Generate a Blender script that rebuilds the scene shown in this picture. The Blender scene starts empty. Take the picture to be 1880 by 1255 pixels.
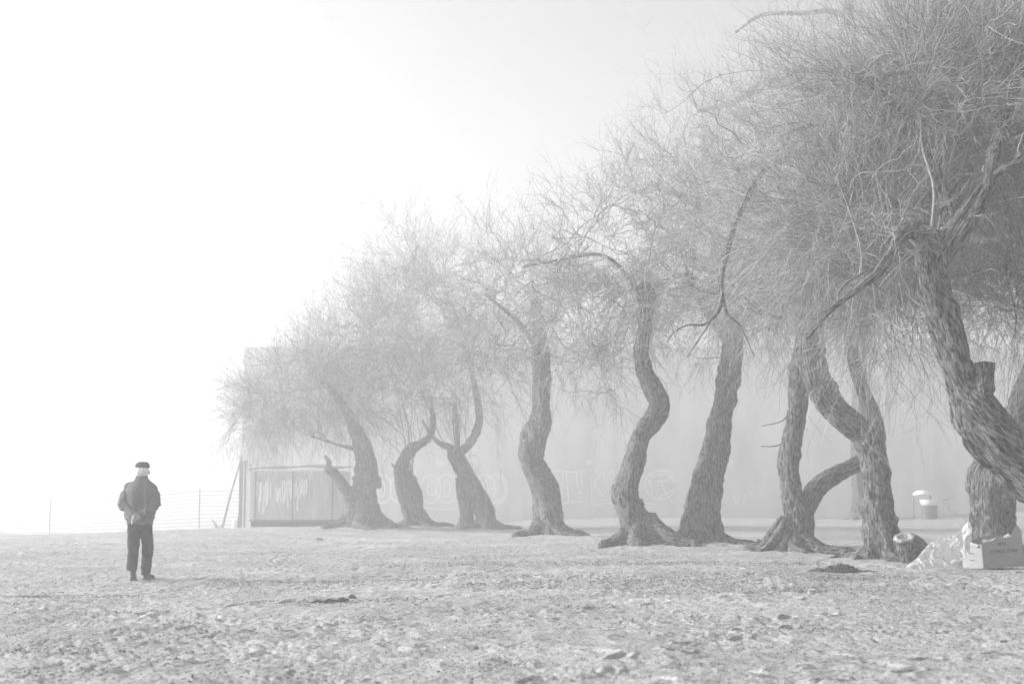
import bpy, math, random
import numpy as np
from mathutils import Vector, Matrix, Quaternion

random.seed(7)
RG = np.random.default_rng(11)
SC = bpy.context.scene
COL = SC.collection
PI = math.pi

# ------------------------------------------------------------------ camera
EYE = 1.24
FPX = 2611.0                    # focal length in photo pixels (50 mm)
PITCH = math.atan((905 - 627.5) / FPX)
cd = bpy.data.cameras.new('camera')
cam = bpy.data.objects.new('camera', cd)
COL.objects.link(cam)
cam.location = (0, 0, EYE)
cam.rotation_euler = (PI / 2 + PITCH, 0, 0)
cd.lens = 50.0
cd.sensor_width = 36.0
cd.clip_start = 0.1
cd.clip_end = 6000
cd.dof.use_dof = True
cd.dof.focus_distance = 23.0
cd.dof.aperture_fstop = 2.6
SC.camera = cam

# ------------------------------------------------------------------ light
SUN_EL, SUN_AZ = 21.0, -82.0     # azimuth measured clockwise from +Y (view direction)
w = bpy.data.worlds.new('World')
SC.world = w
w.use_nodes = True
nt = w.node_tree
bg = nt.nodes['Background']
sky = nt.nodes.new('ShaderNodeTexSky')
sky.sky_type = 'NISHITA'
sky.sun_disc = False
sky.sun_elevation = math.radians(SUN_EL)
sky.sun_rotation = math.radians(SUN_AZ)
sky.air_density = 1.0
sky.dust_density = 3.0
bw = nt.nodes.new('ShaderNodeRGBToBW')
nt.links.new(sky.outputs[0], bw.inputs[0])
nt.links.new(bw.outputs[0], bg.inputs[0])
bg.inputs[1].default_value = 0.13

sd = bpy.data.lights.new('sun', 'SUN')
sd.energy = 5.0
sd.angle = math.radians(1.2)
sd.color = (1.0, 1.0, 1.0)
sun = bpy.data.objects.new('sun', sd)
COL.objects.link(sun)
_a, _e = math.radians(SUN_AZ), math.radians(SUN_EL)
sdir = Vector((math.sin(_a) * math.cos(_e), math.cos(_a) * math.cos(_e), math.sin(_e)))
sun.rotation_euler = sdir.to_track_quat('Z', 'Y').to_euler()
sun.location = sdir * 100

SC.view_settings.view_transform = 'Standard'
SC.view_settings.look = 'None'
SC.view_settings.gamma = 1.0
SC.view_settings.exposure = 0.92
SC.render.engine = 'CYCLES'
cy = SC.cycles
cy.use_denoising = True
cy.max_bounces = 6
cy.diffuse_bounces = 2
cy.glossy_bounces = 2
cy.transmission_bounces = 4
cy.transparent_max_bounces = 8
cy.volume_bounces = 2
cy.sample_clamp_indirect = 4.0

HAZE_D, HAZE_G = 0.0090, 0.55

# ------------------------------------------------------------------ helpers
def ray(px, py):
    """direction through a photo pixel, scaled so that its y is 1"""
    d = Vector(((px - 940) / FPX, (627.5 - py) / FPX, -1))
    d = Matrix.Rotation(PI / 2 + PITCH, 3, 'X') @ d
    return d / d.y

def at(px, py, Y):
    d = ray(px, py)
    return Vector((0, 0, EYE)) + d * Y

def sstep(x, a, b):
    t = np.clip((np.asarray(x, float) - a) / (b - a), 0, 1)
    return t * t * (3 - 2 * t)

def _hash(ix, iy, iz, seed):
    h = (ix.astype(np.int64) * 374761393 + iy.astype(np.int64) * 668265263 + iz.astype(np.int64) * 2147483647 + seed * 1274126177) & 0xffffffff
    h = ((h ^ (h >> 13)) * 1274126177) & 0xffffffff
    h = ((h ^ (h >> 16)) * 2246822519) & 0xffffffff
    return ((h ^ (h >> 15)) & 0xffffff) / float(0xffffff)

def vnoise(x, y, z=None, seed=0):
    x = np.asarray(x, float); y = np.asarray(y, float)
    z = np.zeros_like(x) if z is None else np.asarray(z, float)
    fx, fy, fz = np.floor(x), np.floor(y), np.floor(z)
    ux, uy, uz = x - fx, y - fy, z - fz
    ux = ux * ux * (3 - 2 * ux); uy = uy * uy * (3 - 2 * uy); uz = uz * uz * (3 - 2 * uz)
    ix, iy, iz = fx.astype(np.int64), fy.astype(np.int64), fz.astype(np.int64)
    def L(a, b, t): return a + (b - a) * t
    c = [[[_hash(ix + i, iy + j, iz + k, seed) for k in (0, 1)] for j in (0, 1)] for i in (0, 1)]
    r = L(L(L(c[0][0][0], c[1][0][0], ux), L(c[0][1][0], c[1][1][0], ux), uy),
          L(L(c[0][0][1], c[1][0][1], ux), L(c[0][1][1], c[1][1][1], ux), uy), uz)
    return r * 2 - 1

def vnoise2(x, y, seed=0):
    fx, fy = np.floor(x), np.floor(y)
    ux, uy = x - fx, y - fy
    ux = ux * ux * (3 - 2 * ux); uy = uy * uy * (3 - 2 * uy)
    ix, iy = fx.astype(np.int64), fy.astype(np.int64)
    o = np.zeros_like(ix)
    a = _hash(ix, iy, o, seed); b = _hash(ix + 1, iy, o, seed)
    c = _hash(ix, iy + 1, o, seed); d = _hash(ix + 1, iy + 1, o, seed)
    return ((a + (b - a) * ux) * (1 - uy) + (c + (d - c) * ux) * uy) * 2 - 1

def G(x, y):
    """broad height of the ground"""
    x = np.asarray(x, float); y = np.asarray(y, float)
    far = sstep(y, 50, 70)
    z = 0.04 - 0.46 * sstep(-x, -5, 6) * far
    z = z - 0.62 * sstep(-x, 9, 25) * sstep(y, 26, 64)
    z = z + 0.36 * sstep(x, 19, 27) * sstep(y, 50, 68)
    z = z - 0.04 * (1 - far)
    z = z + 0.05 * np.sin(x * 0.31 + y * 0.17) * np.sin(y * 0.23 - x * 0.11) * sstep(y, 6, 14)
    # beyond the fence the beach falls away to the water
    z = z - 3.6 * sstep(y + 0.12 * x, 79, 112)
    return z

def hit(px, py):
    d = ray(px, py)
    lo, hi = 4.0, 80.0
    n = 600
    prev = lo
    for i in range(1, n + 1):
        Y = lo + (hi - lo) * i / n
        p = Vector((0, 0, EYE)) + d * Y
        if p.z < float(G(p.x, p.y)):
            return p
        prev = Y
    return Vector((0, 0, EYE)) + d * 72.0

def mesh_from(name, V, F, smooth=True, mats=(), attrs=None):
    V = np.asarray(V, np.float32); F = np.asarray(F, np.int32)
    me = bpy.data.meshes.new(name)
    k = F.shape[1]
    me.vertices.add(len(V)); me.vertices.foreach_set('co', V.ravel())
    me.loops.add(F.size); me.loops.foreach_set('vertex_index', F.ravel())
    me.polygons.add(len(F))
    me.polygons.foreach_set('loop_start', np.arange(0, F.size, k, dtype=np.int32))
    me.polygons.foreach_set('use_smooth', np.full(len(F), smooth, dtype=bool))
    if attrs:
        for an, (ty, arr) in attrs.items():
            a = me.attributes.new(an, ty, 'POINT')
            a.data.foreach_set('vector' if ty == 'FLOAT_VECTOR' else 'value', np.asarray(arr, np.float32).ravel())
    for m in mats: me.materials.append(m)
    me.update(calc_edges=True)
    return me

def link(name, me, parent=None, loc=None):
    o = bpy.data.objects.new(name, me)
    COL.objects.link(o)
    if parent is not None: o.parent = parent
    if loc is not None: o.location = loc
    return o

def thing(name, label, cat, loc=(0, 0, 0), group=None, rz=0):
    o = bpy.data.objects.new(name, None)
    o.empty_display_size = 0.2
    COL.objects.link(o)
    o.location = loc
    o.rotation_euler = (0, 0, rz)
    o['label'] = label; o['category'] = cat
    if group: o['group'] = group
    return o

def tag(o, label, cat, group=None):
    o['label'] = label; o['category'] = cat
    if group: o['group'] = group
    return o

class MB:
    """collects polygons of any size"""
    def __init__(s): s.v = []; s.f = []
    def add(s, V, F):
        b = len(s.v)
        s.v += [tuple(map(float, p)) for p in V]; s.f += [tuple(int(i) + b for i in f) for f in F]
    def box(s, c, d, rot=None):
        x, y, z = d[0] / 2, d[1] / 2, d[2] / 2
        P = [Vector((i * x, j * y, k * z)) for k in (-1, 1) for j in (-1, 1) for i in (-1, 1)]
        if rot is not None: P = [rot @ p for p in P]
        P = [p + Vector(c) for p in P]
        s.add(P, [(0, 2, 3, 1), (4, 5, 7, 6), (0, 1, 5, 4), (2, 6, 7, 3), (0, 4, 6, 2), (1, 3, 7, 5)])
    def tube(s, pts, rad, k=8, caps=True):
        pts = [Vector(p) for p in pts]
        n = len(pts)
        if not hasattr(rad, '__len__'): rad = [rad] * n
        T = [(pts[min(i + 1, n - 1)] - pts[max(i - 1, 0)]).normalized() for i in range(n)]
        r = Vector((0, 0, 1)) if abs(T[0].z) < .9 else Vector((1, 0, 0))
        N = T[0].cross(r).normalized()
        V = []; F = []
        for i in range(n):
            N = (N - T[i] * N.dot(T[i])).normalized(); B = T[i].cross(N)
            for j in range(k):
                a = 2 * PI * j / k
                V.append(pts[i] + (N * math.cos(a) + B * math.sin(a)) * rad[i])
        for i in range(n - 1):
            for j in range(k):
                F.append((i * k + j, i * k + (j + 1) % k, (i + 1) * k + (j + 1) % k, (i + 1) * k + j))
        if caps:
            F.append(tuple(range(k))[::-1]); F.append(tuple((n - 1) * k + j for j in range(k)))
        s.add(V, F)
    def loft(s, secs, k=24):
        """secs: (centre, rx, ry[, rotz]) horizontal ellipses stacked upwards"""
        V = []; F = []
        for sc in secs:
            c = Vector(sc[0]); rx, ry = sc[1], sc[2]; a0 = sc[3] if len(sc) > 3 else 0
            for j in range(k):
                a = 2 * PI * j / k
                p = Vector((rx * math.cos(a), ry * math.sin(a), 0)); p.rotate(Matrix.Rotation(a0, 3, 'Z'))
                V.append(c + p)
        n = len(secs)
        for i in range(n - 1):
            for j in range(k):
                F.append((i * k + j, i * k + (j + 1) % k, (i + 1) * k + (j + 1) % k, (i + 1) * k + j))
        F.append(tuple(range(k))[::-1]); F.append(tuple((n - 1) * k + j for j in range(k)))
        s.add(V, F)
    def ball(s, c, r, k=12, rot=None):
        if not hasattr(r, '__len__'): r = (r, r, r)
        V = [Vector((0, 0, -r[2]))]; F = []
        m = k // 2 + 1
        for i in range(1, m):
            ph = -PI / 2 + PI * i / m
            for j in range(k):
                a = 2 * PI * j / k
                V.append(Vector((r[0] * math.cos(ph) * math.cos(a), r[1] * math.cos(ph) * math.sin(a), r[2] * math.sin(ph))))
        V.append(Vector((0, 0, r[2])))
        for j in range(k): F.append((0, 1 + (j + 1) % k, 1 + j))
        for i in range(m - 2):
            for j in range(k):
                a = 1 + i * k
                F.append((a + j, a + (j + 1) % k, a + k + (j + 1) % k, a + k + j))
        a = 1 + (m - 2) * k
        for j in range(k): F.append((a + j, a + (j + 1) % k, len(V) - 1))
        if rot is not None: V = [rot @ p for p in V]
        s.add([p + Vector(c) for p in V], F)
    def cap(s, a, ra, b, rb, k=14):
        """a tapered capsule"""
        a = Vector(a); b = Vector(b)
        s.tube([a, b], [ra, rb], k); s.ball(a, ra, k); s.ball(b, rb, k)
    def mesh(s, name, mat, smooth=True):
        me = bpy.data.meshes.new(name)
        me.from_pydata(s.v, [], s.f)
        me.materials.append(mat)
        for p in me.polygons: p.use_smooth = smooth
        me.update()
        return me
    def build(s, name, mat, parent=None, smooth=True, loc=None):
        return link(name, s.mesh(name, mat, smooth), parent, loc)
    def remesh(s, name, mat, voxel, smooth_it=4, parent=None, fold=None, sub=False):
        me = s.mesh(name, mat)
        o = bpy.data.objects.new(name, me); COL.objects.link(o)
        m = o.modifiers.new('r', 'REMESH'); m.mode = 'VOXEL'; m.voxel_size = voxel; m.use_smooth_shade = True
        if smooth_it:
            q = o.modifiers.new('s', 'SMOOTH'); q.factor = 0.5; q.iterations = smooth_it
        dg = bpy.context.evaluated_depsgraph_get(); dg.update()
        me2 = bpy.data.meshes.new_from_object(o.evaluated_get(dg))
        bpy.data.objects.remove(o); bpy.data.meshes.remove(me)
        me2.name = name
        if fold:
            n = len(me2.vertices)
            co = np.empty(n * 3, np.float32); me2.vertices.foreach_get('co', co); co = co.reshape(-1, 3)
            no = np.empty(n * 3, np.float32); me2.vertices.foreach_get('normal', no); no = no.reshape(-1, 3)
            co = co + no * fold(co)[:, None]
            me2.vertices.foreach_set('co', co.astype(np.float32).ravel())
        if not me2.materials: me2.materials.append(mat)
        me2.polygons.foreach_set('use_smooth', np.ones(len(me2.polygons), dtype=bool))
        me2.update()
        return link(name, me2, parent)

# ------------------------------------------------------------------ materials
def mat(name, base, rough=0.85, noise=None, bump=None, amt=0.25, coord='Object', spec=0.2, stretch=None):
    m = bpy.data.materials.new(name); m.use_nodes = True
    n = m.node_tree; b = n.nodes['Principled BSDF']
    b.inputs['Base Color'].default_value = (base, base, base, 1)
    b.inputs['Roughness'].default_value = rough
    b.inputs['Specular IOR Level'].default_value = spec
    if noise or bump:
        tc = n.nodes.new('ShaderNodeTexCoord'); src = tc.outputs[coord]
        if stretch:
            mp = n.nodes.new('ShaderNodeMapping'); mp.inputs['Scale'].default_value = stretch
            n.links.new(src, mp.inputs[0]); src = mp.outputs[0]
        if noise:
            t = n.nodes.new('ShaderNodeTexNoise'); t.inputs['Scale'].default_value = noise; t.inputs['Detail'].default_value = 6
            n.links.new(src, t.inputs['Vector'])
            r = n.nodes.new('ShaderNodeMapRange')
            r.inputs['From Min'].default_value = 0.3; r.inputs['From Max'].default_value = 0.7
            r.inputs['To Min'].default_value = base * (1 - amt); r.inputs['To Max'].default_value = base * (1 + amt)
            n.links.new(t.outputs[0], r.inputs[0]); n.links.new(r.outputs[0], b.inputs['Base Color'])
        if bump:
            t2 = n.nodes.new('ShaderNodeTexNoise'); t2.inputs['Scale'].default_value = bump[0]; t2.inputs['Detail'].default_value = 5
            n.links.new(src, t2.inputs['Vector'])
            bm = n.nodes.new('ShaderNodeBump'); bm.inputs['Strength'].default_value = bump[1]; bm.inputs['Distance'].default_value = bump[2]
            n.links.new(t2.outputs[0], bm.inputs['Height']); n.links.new(bm.outputs[0], b.inputs['Normal'])
    return m

def bark_material(name, base):
    m = bpy.data.materials.new(name); m.use_nodes = True
    n = m.node_tree; b = n.nodes['Principled BSDF']; b.inputs['Roughness'].default_value = 0.9
    b.inputs['Specular IOR Level'].default_value = 0.15
    at_ = n.nodes.new('ShaderNodeAttribute'); at_.attribute_name = 'barkco'
    t = n.nodes.new('ShaderNodeTexNoise'); t.inputs['Scale'].default_value = 1.0; t.inputs['Detail'].default_value = 8; t.inputs['Roughness'].default_value = 0.65
    t.inputs['Distortion'].default_value = 0.6
    n.links.new(at_.outputs['Vector'], t.inputs['Vector'])
    cr = n.nodes.new('ShaderNodeValToRGB')
    cr.color_ramp.elements[0].position = 0.41; cr.color_ramp.elements[0].color = (base * .16,) * 3 + (1,)
    cr.color_ramp.elements[1].position = 0.58; cr.color_ramp.elements[1].color = (base * 1.9,) * 3 + (1,)
    n.links.new(t.outputs[0], cr.inputs[0]); n.links.new(cr.outputs[0], b.inputs['Base Color'])
    vo = n.nodes.new('ShaderNodeTexVoronoi'); vo.feature = 'DISTANCE_TO_EDGE'; vo.inputs['Scale'].default_value = .75
    ad = n.nodes.new('ShaderNodeVectorMath'); ad.operation = 'MULTIPLY_ADD'; ad.inputs[1].default_value = (1.6, 1.6, 1.6)
    n.links.new(t.outputs['Color'], ad.inputs[0]); n.links.new(at_.outputs['Vector'], ad.inputs[2]); n.links.new(ad.outputs[0], vo.inputs['Vector'])
    vr = n.nodes.new('ShaderNodeMapRange'); vr.inputs['From Max'].default_value = .22; n.links.new(vo.outputs['Distance'], vr.inputs[0])
    sm = n.nodes.new('ShaderNodeMath'); sm.operation = 'MULTIPLY_ADD'; sm.inputs[1].default_value = .8
    n.links.new(vr.outputs[0], sm.inputs[0]); n.links.new(t.outputs[0], sm.inputs[2])
    bm = n.nodes.new('ShaderNodeBump'); bm.inputs['Strength'].default_value = 1.0; bm.inputs['Distance'].default_value = 0.03
    n.links.new(sm.outputs[0], bm.inputs['Height']); n.links.new(bm.outputs[0], b.inputs['Normal'])
    return m

def twig_material():
    m = bpy.data.materials.new('twig_bark'); m.use_nodes = True
    n = m.node_tree; b = n.nodes['Principled BSDF']; b.inputs['Roughness'].default_value = 0.75
    b.inputs['Specular IOR Level'].default_value = 0.3
    a = n.nodes.new('ShaderNodeAttribute'); a.attribute_name = 'tone'
    r = n.nodes.new('ShaderNodeMapRange'); r.inputs['To Min'].default_value = 0.12; r.inputs['To Max'].default_value = 0.60
    n.links.new(a.outputs['Fac'], r.inputs[0]); n.links.new(r.outputs[0], b.inputs['Base Color'])
    return m

M = dict(
    bark=bark_material('bark', 0.15),
    cutwood=mat('cut_wood', 0.34, noise=14, amt=.3, bump=(30, .5, .01)),
    twig=twig_material(),
    jacket=mat('jacket_cloth', 0.12, noise=30, amt=.12, bump=(150, .2, .002)),
    trousers=mat('trouser_cloth', 0.014, noise=30, amt=.15, bump=(140, .2, .002)),
    skin=mat('skin', 0.30, rough=.6),
    hair=mat('white_hair', 0.72, noise=60, amt=.15, bump=(120, .8, .006)),
    cap=mat('cap_wool', 0.06, noise=40, amt=.2, bump=(160, .4, .003)),
    shoe=mat('shoe_leather', 0.04, rough=.5),
    sole=mat('shoe_sole', 0.09),
    card=mat('cardboard', 0.30, noise=7, amt=.1, bump=(4, .3, .02)),
    ink=mat('printing_ink', 0.06),
    wall=mat('wall_render', 0.76, noise=.9, amt=.12, stretch=(1, 1, .35), bump=(6, .15, .02)),
    plate=mat('white_plate', 0.85),
    paint=mat('light_spray_paint', 0.97),
    paintdark=mat('dark_spray_paint', 0.22),
    drip=mat('white_paint', 0.9),
    shed=mat('shed_sheet_metal', 0.56, noise=5, amt=.15, stretch=(1, 1, .2)),
    dark=mat('shed_base_shade', 0.09, noise=9, amt=.3),  # near-black colour carrying the shadow below the shed
    pole=mat('grey_weathered_wood', 0.2, noise=12, amt=.25),
    metal=mat('galvanised_metal', 0.14, rough=.5),
    bag=mat('white_bin_bag', 0.85, rough=.45, bump=(18, .5, .02)),
    litter=mat('dry_debris', 0.13, noise=15, amt=.5, bump=(20, .5, .01)),
    stone=mat('pale_rubble', 0.6, noise=12, amt=.2),
    gull=mat('grey_feathers', 0.3),
    water=mat('sea_water', 0.05, rough=.15),
)

# ------------------------------------------------------------------ ground
def build_ground():
    rows = np.concatenate([np.linspace(-60, 5, 14)[:-1], np.geomspace(5.0, 90, 1060), np.geomspace(93, 900, 36)])
    cin = np.linspace(-1, 1, 860)
    cout = np.geomspace(1.03, 60, 34)
    cols = np.concatenate([-cout[::-1], cin, cout])
    W = np.maximum(rows, 5) * 0.40 + 0.8
    X = cols[None, :] * W[:, None]
    X = X + 0 * rows[:, None]
    Y = np.repeat(rows[:, None], len(cols), 1)
    Z = G(X, Y)
    det = (sstep(Y, 2, 6) * (1 - sstep(Y, 84, 92)) * (1 - sstep(np.abs(X / W[:, None]), 1, 3)))
    wx = X + 0.12 * vnoise2(X * 2.1, Y * 2.1, 3); wy = Y + 0.12 * vnoise2(X * 2.1 + 9, Y * 2.1, 4)
    n1 = vnoise2(wx * 1.1, wy * 1.1, 5)
    n2 = vnoise2(wx * 3.1, wy * 3.1, 6)
    n3 = vnoise2(wx * 6.7, wy * 6.7, 7)
    n4 = vnoise2(wx * 14, wy * 14, 8)
    n5 = vnoise2(X * 31, Y * 31, 9)
    # trodden sand: hollows with raised lips
    n6 = vnoise2(wx * 9.5 + 3, wy * 9.5, 17)
    n7 = vnoise2(X * 62, Y * 62, 18)
    patch = .55 + .45 * vnoise2(X * .45 + 5, Y * .45, 19) + .25 * vnoise2(X * 1.4, Y * 1.4, 20)
    patch = np.clip(patch, .12, 1.3)
    h = 0.026 * n1 + 0.014 * (1 - 2 * np.abs(n2)) - patch * (0.020 * np.maximum(0, 1 - np.abs(n3) * 2.6) + 0.014 * np.maximum(0, 1 - np.abs(n6) * 2.2)) + .006 * n4 * patch + (0.004 + .003 * patch) * n5 + .0025 * n7
    # a few lines of footprints: paired hollows with pushed up rims
    rf = np.random.default_rng(77)
    for _ in range(16):
        x0_, y0_ = rf.uniform(-.3, .34), math.exp(rf.uniform(math.log(8.5), math.log(30)))
        x0_ *= y0_; a_ = rf.uniform(0, 2 * PI)
        for st_ in range(12):
            cx = x0_ + math.cos(a_) * .68 * st_ + (-1) ** st_ * .11 * -math.sin(a_); cyy = y0_ + math.sin(a_) * .68 * st_ + (-1) ** st_ * .11 * math.cos(a_)
            if cyy < 6: continue
            r0, r1 = np.searchsorted(rows, cyy - .4), np.searchsorted(rows, cyy + .4)
            dx = X[r0:r1] - cx; dy = Y[r0:r1] - cyy
            u = dx * math.cos(a_) + dy * math.sin(a_); v = -dx * math.sin(a_) + dy * math.cos(a_)
            q = np.sqrt((u / .155) ** 2 + (v / .062) ** 2)
            h[r0:r1] += -.038 * np.exp(-q ** 4) + .014 * np.exp(-((q - 1.35) / .35) ** 2)
    # sand gathered round the feet of the trees
    for bx0, by0, br in BASES:
        d = np.hypot(X - bx0 - .25 * br, Y - by0)
        Z = Z + .07 * np.exp(-(d / (br * 2.6 + .25)) ** 2) * (1 + .4 * n2)
    Z = Z + det * h
    V = np.stack([X, Y, Z], -1).reshape(-1, 3)
    nr, nc = len(rows), len(cols)
    i = (np.arange(nr - 1)[:, None] * nc + np.arange(nc - 1)[None, :]).ravel()
    F = np.stack([i, i + 1, i + nc + 1, i + nc], -1)
    m = bpy.data.materials.new('sand'); m.use_nodes = True
    n = m.node_tree; b = n.nodes['Principled BSDF']; b.inputs['Roughness'].default_value = 0.95; b.inputs['Specular IOR Level'].default_value = 0.1
    tc = n.nodes.new('ShaderNodeTexCoord')
    def noise(scale, det_, rough=.6):
        t = n.nodes.new('ShaderNodeTexNoise'); t.inputs['Scale'].default_value = scale; t.inputs['Detail'].default_value = det_; t.inputs['Roughness'].default_value = rough
        n.links.new(tc.outputs['Object'], t.inputs['Vector']); return t.outputs[0]
    def ramp(src, a, b_, lo, hi):
        r = n.nodes.new('ShaderNodeMapRange'); r.inputs['From Min'].default_value = a; r.inputs['From Max'].default_value = b_
        r.inputs['To Min'].default_value = lo; r.inputs['To Max'].default_value = hi
        n.links.new(src, r.inputs[0]); return r.outputs[0]
    def mul(x, y):
        q = n.nodes.new('ShaderNodeMath'); q.operation = 'MULTIPLY'; n.links.new(x, q.inputs[0]); n.links.new(y, q.inputs[1]); return q.outputs[0]
    c1 = ramp(noise(0.35, 4), .3, .7, .35, .52)
    c2 = ramp(noise(9, 6, .7), .3, .62, .62, 1.1)
    c3 = ramp(noise(38, 3), .32, .44, .25, 1.0)
    c = mul(mul(c1, c2), c3)
    n.links.new(c, b.inputs['Base Color'])
    bm = n.nodes.new('ShaderNodeBump'); bm.inputs['Strength'].default_value = 0.8; bm.inputs['Distance'].default_value = 0.02
    n.links.new(noise(22, 6, .7), bm.inputs['Height']); n.links.new(bm.outputs[0], b.inputs['Normal'])
    o = link('sand_ground', mesh_from('sand_ground', V, F, True, [m])); o['kind'] = 'structure'
    o['label'] = 'pale trodden sand covering the whole foreground'
    return o
mb = MB(); mb.add([(-900, 98, -3.0), (900, 98, -3.0), (900, 1100, -3.0), (-900, 1100, -3.0)], [(0, 1, 2, 3)])
o = mb.build('sea_water', M['water']); o['kind'] = 'structure'

# ------------------------------------------------------------------ trees
def catmull(P, R, step):
    P = [np.array(p, float) for p in P]
    P = [2 * P[0] - P[1]] + P + [2 * P[-1] - P[-2]]
    R = [R[0]] + list(R) + [R[-1]]
    out = []; rr = []
    for i in range(1, len(P) - 2):
        L = np.linalg.norm(P[i + 1] - P[i]); n = max(2, int(L / step))
        for j in range(n):
            t = j / n
            a, b, c, d = P[i - 1], P[i], P[i + 1], P[i + 2]
            out.append(0.5 * ((2 * b) + (c - a) * t + (2 * a - 5 * b + 4 * c - d) * t * t + (3 * b - a - 3 * c + d) * t ** 3))
            s = t * t * (3 - 2 * t)
            rr.append(R[i] + (R[i + 1] - R[i]) * s)
    out.append(P[-2]); rr.append(R[-2])
    return np.array(out), np.array(rr)

class Wood:
    def __init__(s): s.V = []; s.F = []; s.A = []; s.n = 0
    def limb(s, P, R, step=0.03, k=40, seed=0, flare=0.0, knots=0, twist=0.7, rough=1.0, close=True):
        P, R = catmull(P, R, step)
        n = len(P)
        T = np.gradient(P, axis=0); T /= np.linalg.norm(T, axis=1)[:, None]
        s_ = np.concatenate([[0], np.cumsum(np.linalg.norm(np.diff(P, axis=0), axis=1))])
        N = np.zeros_like(P)
        nn = np.cross(T[0], [0.3, 1, 0.1]); nn /= np.linalg.norm(nn)
        for i in range(n):
            nn = nn - T[i] * nn.dot(T[i]); nn /= np.linalg.norm(nn); N[i] = nn
        B = np.cross(T, N)
        a = np.arange(k) / k * 2 * PI
        A, S = np.meshgrid(a, s_)
        Rm = R[:, None] + 0 * A
        tw = A + twist * S + seed
        rs = np.random.default_rng(seed + 5)
        lob = 1 + 0.10 * np.sin(2 * tw + 1.3 * np.sin(S * 2.1)) + 0.07 * np.sin(3 * tw + S) * 1 + 0.05 * np.sin(5 * tw - S * 1.7)
        if flare:
            ph = rs.uniform(0, 2 * PI)
            fl = np.exp(-S / (R[0] * 1.6))
            lob = lob + flare * fl * (0.45 + 0.55 * np.abs(np.sin(2.5 * A + ph)) ** 1.5 * 1.6)
        ca, sa = np.cos(tw), np.sin(tw)
        q = np.maximum(Rm, .02)
        lump = vnoise(ca * q * 7 + seed, sa * q * 7, S * 4.0, 21)
        wv = 0.5 * vnoise(ca * q * 9, sa * q * 9 + seed, S * 3.5, 22)
        f1 = 1 - 2 * np.abs(vnoise(ca * q * 20 + wv * 2, sa * q * 20 + wv * 2, S * 2.6 + seed, 23))
        f2 = 1 - 2 * np.abs(vnoise(ca * q * 46 + wv * 3, sa * q * 46, S * 7.0 + seed, 24))
        f3 = vnoise(ca * q * 55, sa * q * 55 + seed, S * 38.0, 25); f4 = np.maximum(0, 1 - 4 * np.abs(vnoise(ca * q * 14 + 4, sa * q * 14, S * 9.0 + seed, 26)))
        D = Rm * (lob - 1) + rough * np.minimum(1, Rm / .12) * (.004 * f3 - .014 * f4) + Rm * 0.16 * lump + rough * (0.020 * f1 + 0.010 * f2) * np.minimum(1, Rm / 0.12)
        for _ in range(knots):
            ks, ka = rs.uniform(0.15, max(.2, s_[-1] * .8)), rs.uniform(0, 2 * PI)
            da = np.angle(np.exp(1j * (A - ka))) * Rm
            r2 = (da ** 2 + (S - ks) ** 2)
            sz = rs.uniform(.05, .11)
            D = D + 0.35 * Rm * np.exp(-r2 / sz ** 2) - 0.22 * Rm * np.exp(-r2 / (sz * .4) ** 2)
        Rt = Rm + D
        V = P[:, None, :] + Rt[..., None] * (np.cos(A)[..., None] * N[:, None, :] + np.sin(A)[..., None] * B[:, None, :])
        co = np.stack([np.cos(tw) * q * 34, np.sin(tw) * q * 34, S * 8 + seed], -1)
        V = V.reshape(-1, 3); co = co.reshape(-1, 3)
        i = np.arange(n - 1)[:, None] * k; j = np.arange(k)[None, :]; j2 = (j + 1) % k
        F = np.stack([i + j, i + j2, i + k + j2, i + k + j], -1).reshape(-1, 4)
        if close:
            c = len(V)
            V = np.vstack([V, P[-1][None] + T[-1][None] * R[-1] * .25]); co = np.vstack([co, co[-1:]])
            jj = np.arange(k); e = (n - 1) * k
            F = np.vstack([F, np.stack([e + jj, e + (jj + 1) % k, np.full(k, c), np.full(k, c)], -1)[:, [0, 1, 2, 2]]])
        s.V.append(V); s.A.append(co); s.F.append(F + s.n); s.n += len(V)
        return P, R, T
    def build(s, parent, name='trunk', m=None):
        V = np.vstack(s.V); F = np.vstack(s.F); A = np.vstack(s.A)
        quad = F[:, 2] != F[:, 3]
        # degenerate quads closing a limb become tiny quads on a shared centre: split to triangles
        tri = F[~quad][:, :3]
        me = bpy.data.meshes.new(name)
        Fq = F[quad]
        me.vertices.add(len(V)); me.vertices.foreach_set('co', V.astype(np.float32).ravel())
        li = np.concatenate([Fq.ravel(), tri.ravel()]).astype(np.int32)
        me.loops.add(len(li)); me.loops.foreach_set('vertex_index', li)
        me.polygons.add(len(Fq) + len(tri))
        ls = np.concatenate([np.arange(len(Fq)) * 4, len(Fq) * 4 + np.arange(len(tri)) * 3]).astype(np.int32)
        me.polygons.foreach_set('loop_start', ls)
        me.polygons.foreach_set('use_smooth', np.ones(len(ls), dtype=bool))
        a = me.attributes.new('barkco', 'FLOAT_VECTOR', 'POINT'); a.data.foreach_set('vector', A.astype(np.float32).ravel())
        me.materials.append(m or M['bark']); me.update(calc_edges=True)
        loc = parent.matrix_world.translation if parent else None
        o = link(name, me, parent)
        return o

def nrm(a): return a / np.maximum(np.linalg.norm(a, axis=-1, keepdims=True), 1e-9)

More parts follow.
